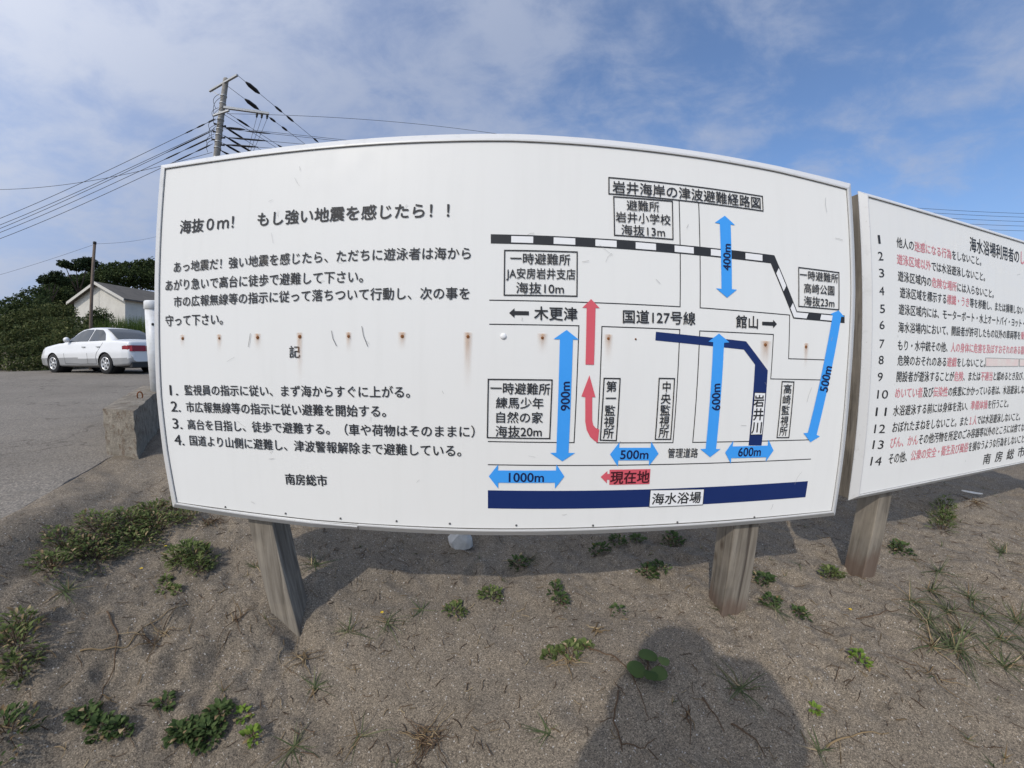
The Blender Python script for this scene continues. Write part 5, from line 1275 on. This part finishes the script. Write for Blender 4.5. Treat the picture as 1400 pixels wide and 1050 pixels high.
def ground_at(x, y): return float(ground_z(np.array([x]), np.array([y]))[0])
def tree(name, label, base, blobs, m_, per, size, seed, flat=1.0, trunk_r=.16, group=None, grow=1.35):
    root = thing(name, label, 'tree', base, group)
    bc = Vector(base)
    cz = [Vector(b[:3]) for b in blobs]; mid = sum(cz, Vector()) / len(cz); fork = bc.lerp(mid, .55) + Vector((.2, 0, -.1))
    mb = MB(); mb.tube([bc - Vector((0, 0, .3)), bc.lerp(fork, .5) + Vector((.12, 0, 0)), fork], [trunk_r, trunk_r * .85, trunk_r * .7], 8)
    t_ = obj('trunk', mb, M['trunk'], root)
    for c in cz[::2] if len(cz) > 6 else cz:
        mb = MB(); mb.tube([fork, fork.lerp(c, .55) + Vector((0, 0, -.1)), c], [trunk_r * .5, trunk_r * .35, trunk_r * .12], 6); obj('limb', mb, M['trunk'], t_)
    crown_obj('crown', leaf_cloud(blobs, per, size, seed, flat, grow=grow), M[m_], root)
    return root
px, py = -38.0, 24.2
tree('pine_tree', 'dark pine with flat layered crown rising above the house on the skyline', (px, py, ground_at(px, py)), PINE[:7], 'fol_pine', 420, .10, 1, .55, .15, grow=1.6)
px, py = -37.9, 22.0
tree('pine_tree', 'smaller dark pine with spiky crown left of the layered one', (px, py, ground_at(px, py)), PINE[7:], 'fol_pine', 420, .10, 2, .7, .12, grow=1.7)
groups = [(DARK[0:3] + DARK[6:8], 'dark evergreen tree behind the house ridge, nearest the thin pole'), (DARK[3:6] + DARK[8:16], 'dark evergreen tree behind the right end of the house roof'),
          (DARK[16:], 'broad dark tree below the layered pine, left of the house')]
for i, (b, l) in enumerate(groups):
    c = sum((Vector(q[:3]) for q in b), Vector()) / len(b)
    tree('evergreen_tree', l, (c.x, c.y, ground_at(c.x, c.y)), b, 'fol_dark', 420, .12, 10 + i, 1.0, .2, grow=1.4)
root = crown_obj('hillside_scrub', leaf_cloud([b for b in HILL] + [(x, y, z - .8, r_ * 1.2) for x, y, z, r_ in HILL] + [(x + 1, y - .5, z - 1.7, r_ * 1.3) for x, y, z, r_ in HILL], 420, .075, 30, grow=1.3), M['fol_dark'], None, (-32, 16, 1.2))
tag(root, 'dark green scrub covering the slope up to the skyline at the left', 'scrub', kind='stuff')
SB = list(SCRUB) + [(x, y, z - .45, r_ * 1.1) for x, y, z, r_ in SCRUB] + [(x, y, z - 1.0, r_ * 1.1) for x, y, z, r_ in SCRUB if z > .3]
root = crown_obj('roadside_scrub', leaf_cloud(SB, 520, .055, 31, grow=1.35), M['fol_scrub'], None, (-22, 13, .2))
tag(root, 'tangled green scrub along the far side of the asphalt behind the car', 'scrub', kind='stuff')
b = BUSH; o = crown_obj('shrub', leaf_cloud(b + [(x, y, z - .4, r_) for x, y, z, r_ in b], 700, .05, 33, grow=1.5), M['fol_dark'], None, (-24.6, 17.1, 1.2)); tag(o, 'rounded dark shrub growing right in front of the house gable', 'shrub')
def reeds():
    r = random.Random(6); mb = MB()
    for x, y, z, R in GRASS:
        for _ in range(420):
            px, py = x + r.gauss(0, .45), y + r.gauss(0, .45); zb = ground_at(px, py); h = (z + .35 - zb) * r.uniform(.55, 1.05); a = r.uniform(0, 6.28); w = r.uniform(.008, .02); lx, ly = math.cos(a) * h * .18, math.sin(a) * h * .18
            s = Vector((-math.sin(a), math.cos(a), 0)) * w
            p0, p1, p2 = Vector((px, py, zb)), Vector((px + lx * .4, py + ly * .4, zb + h * .6)), Vector((px + lx, py + ly, zb + h))
            mb.add([p0 - s, p0 + s, p1 - s * .8, p1 + s * .8, p2], [(0, 1, 3, 2), (2, 3, 4)], 0, False)
    # dry verge at the asphalt's far rim
    for _ in range(2600):
        px = r.uniform(-30, -9); py = 16.3 + r.uniform(-.9, 1.2) ; zb = -.58; h = r.uniform(.10, .38); a = r.uniform(0, 6.28); w = r.uniform(.006, .014); s = Vector((-math.sin(a), math.cos(a), 0)) * w
        mb.add([Vector((px, py, zb)) - s, Vector((px, py, zb)) + s, Vector((px + math.cos(a) * h * .4, py + math.sin(a) * h * .4, zb + h))], [(0, 1, 2)], 1 if r.random() < .5 else 0)
    o = obj('tall_grass', mb, [M['fol_green'], M['straw']], None, (-18.8, 14.9, 0)); tag(o, 'tall bright green grass between the car and the house', 'grass', kind='stuff')
reeds()

# ------------------------------------------------------------------ the photographer, whose shadow falls on the sand
def photographer():
    zf = gz(0, -.3)
    root = thing('person', 'person in dark clothes holding up a small camera, casting the shadow on the sand', 'person', (0, -.3, zf))
    J = {}; H0 = zf + .05
    def add(n, x, y, z, r): J[n] = (Vector((x, y, z)), r)
    top = .34
    add('pelvis', 0, -.33, H0 + .86, .19); add('waist', 0, -.33, H0 + 1.02, .19); add('chest', -.01, -.30, H0 + 1.24, .175); add('neckb', -.03, -.25, H0 + 1.42, .085); add('neck', -.035, -.22, H0 + 1.48, .065)
    for s, t in ((-1, 'l'), (1, 'r')):
        add('hip' + t, s * .09, -.33, H0 + .80, .10); add('knee' + t, s * .11, -.30, H0 + .45, .062); add('ankle' + t, s * .12, -.34, zf + .09, .045); add('toe' + t, s * .14, -.20, zf + .04, .04)
        add('sh' + t, s * .20, -.27, H0 + 1.37, .11); add('elbow' + t, s * .33, -.25, H0 + 1.06, .085); add('wrist' + t, s * .075, -.07, -.07, .034)
    E = [('pelvis', 'waist'), ('waist', 'chest'), ('chest', 'neckb'), ('neckb', 'neck')]
    for t in 'lr': E += [('pelvis', 'hip' + t), ('hip' + t, 'knee' + t), ('knee' + t, 'ankle' + t), ('ankle' + t, 'toe' + t), ('chest', 'sh' + t), ('sh' + t, 'elbow' + t), ('elbow' + t, 'wrist' + t)]
    def skin(name, J, E, rootn, m_, parent):
        names = list(J); me = bpy.data.meshes.new(name); me.from_pydata([J[n][0] - Vector(root.location) for n in names], [(names.index(a), names.index(b)) for a, b in E], [])
        o = bpy.data.objects.new(name, me); COL.objects.link(o); o.parent = parent; me.materials.append(m_)
        me.skin_vertices if me.skin_vertices else None
        md = o.modifiers.new('skin', 'SKIN')
        if not me.skin_vertices: me.attributes  # the modifier adds the layer
        for i, n in enumerate(names):
            sv = me.skin_vertices[0].data[i]; sv.radius = (J[n][1], J[n][1]); sv.use_root = (n == rootn)
        ss_ = o.modifiers.new('sub', 'SUBSURF'); ss_.levels = 2; ss_.render_levels = 2; return o
    try:
        body = skin('body', J, E, 'pelvis', M['cloth'], root)
    except Exception as ex:
        print('skin failed', ex)
    mb = MB(); c = (-.09, -.185, H0 + 1.43)
    mb.lathe(c, [(.02, -.125), (.055, -.105), (.075, -.06), (.086, 0), (.088, .05), (.07, .10), (.03, .125)], 18)
    mb.lathe((c[0], c[1] + .09, c[2] - .01), [(.004, -.02), (.013, -.01), (.010, .02)], 8); 
    for s in (-1, 1): mb.lathe((s * .088, c[1], c[2]), [(.006, -.03), (.015, 0), (.006, .03)], 8)
    h = obj('head', mb, M['skin'], root)
    mb = MB(); mb.lathe((c[0], c[1] - .01, c[2] + .03), [(.21, -.25), (.185, -.15), (.165, -.05), (.155, .02), (.13, .07), (.07, .095), (.005, .10)], 18); obj('hood', mb, M['cloth'], root)
    # hands: palm, five fingers each, closed on the camera
    for s in (-1, 1):
        mb = MB(); w = Vector((s * .075, -.07, -.07)); pal = Vector((s * .052, -.045, -.035 + 0))
        mb.tube([w, w.lerp(pal, .6), pal], [.026, .03, .024], 8)
        for k in range(4):
            b = pal + Vector((0, .004, .018 - .012 * k)); mb.tube([b, b + Vector((-s * .006, .014, 0)), b + Vector((-s * .022, .016, 0)), b + Vector((-s * .033, .012, 0))], [.008, .0075, .007, .006], 6)
        b = pal + Vector((0, -.02, .01)); mb.tube([b, b + Vector((-s * .012, -.008, .008)), b + Vector((-s * .03, -.006, .012))], [.009, .008, .007], 6)
        obj('hand', mb, M['skin'], root)
photographer()
def device():
    mb = MB(); mb.box((-.032, -.055, -.052), (.032, -.030, -.008))
    mb.lathe((.014, -.030, -.022), [(.011, 0), (.011, .006), (.008, .007)], 16, 0, 'Y')
    o = obj('action_camera', mb, M['device'], None, (0, -.04, -.052), bevel=.003); tag(o, 'small black action camera held in the hands of the photographer', 'camera')
device()
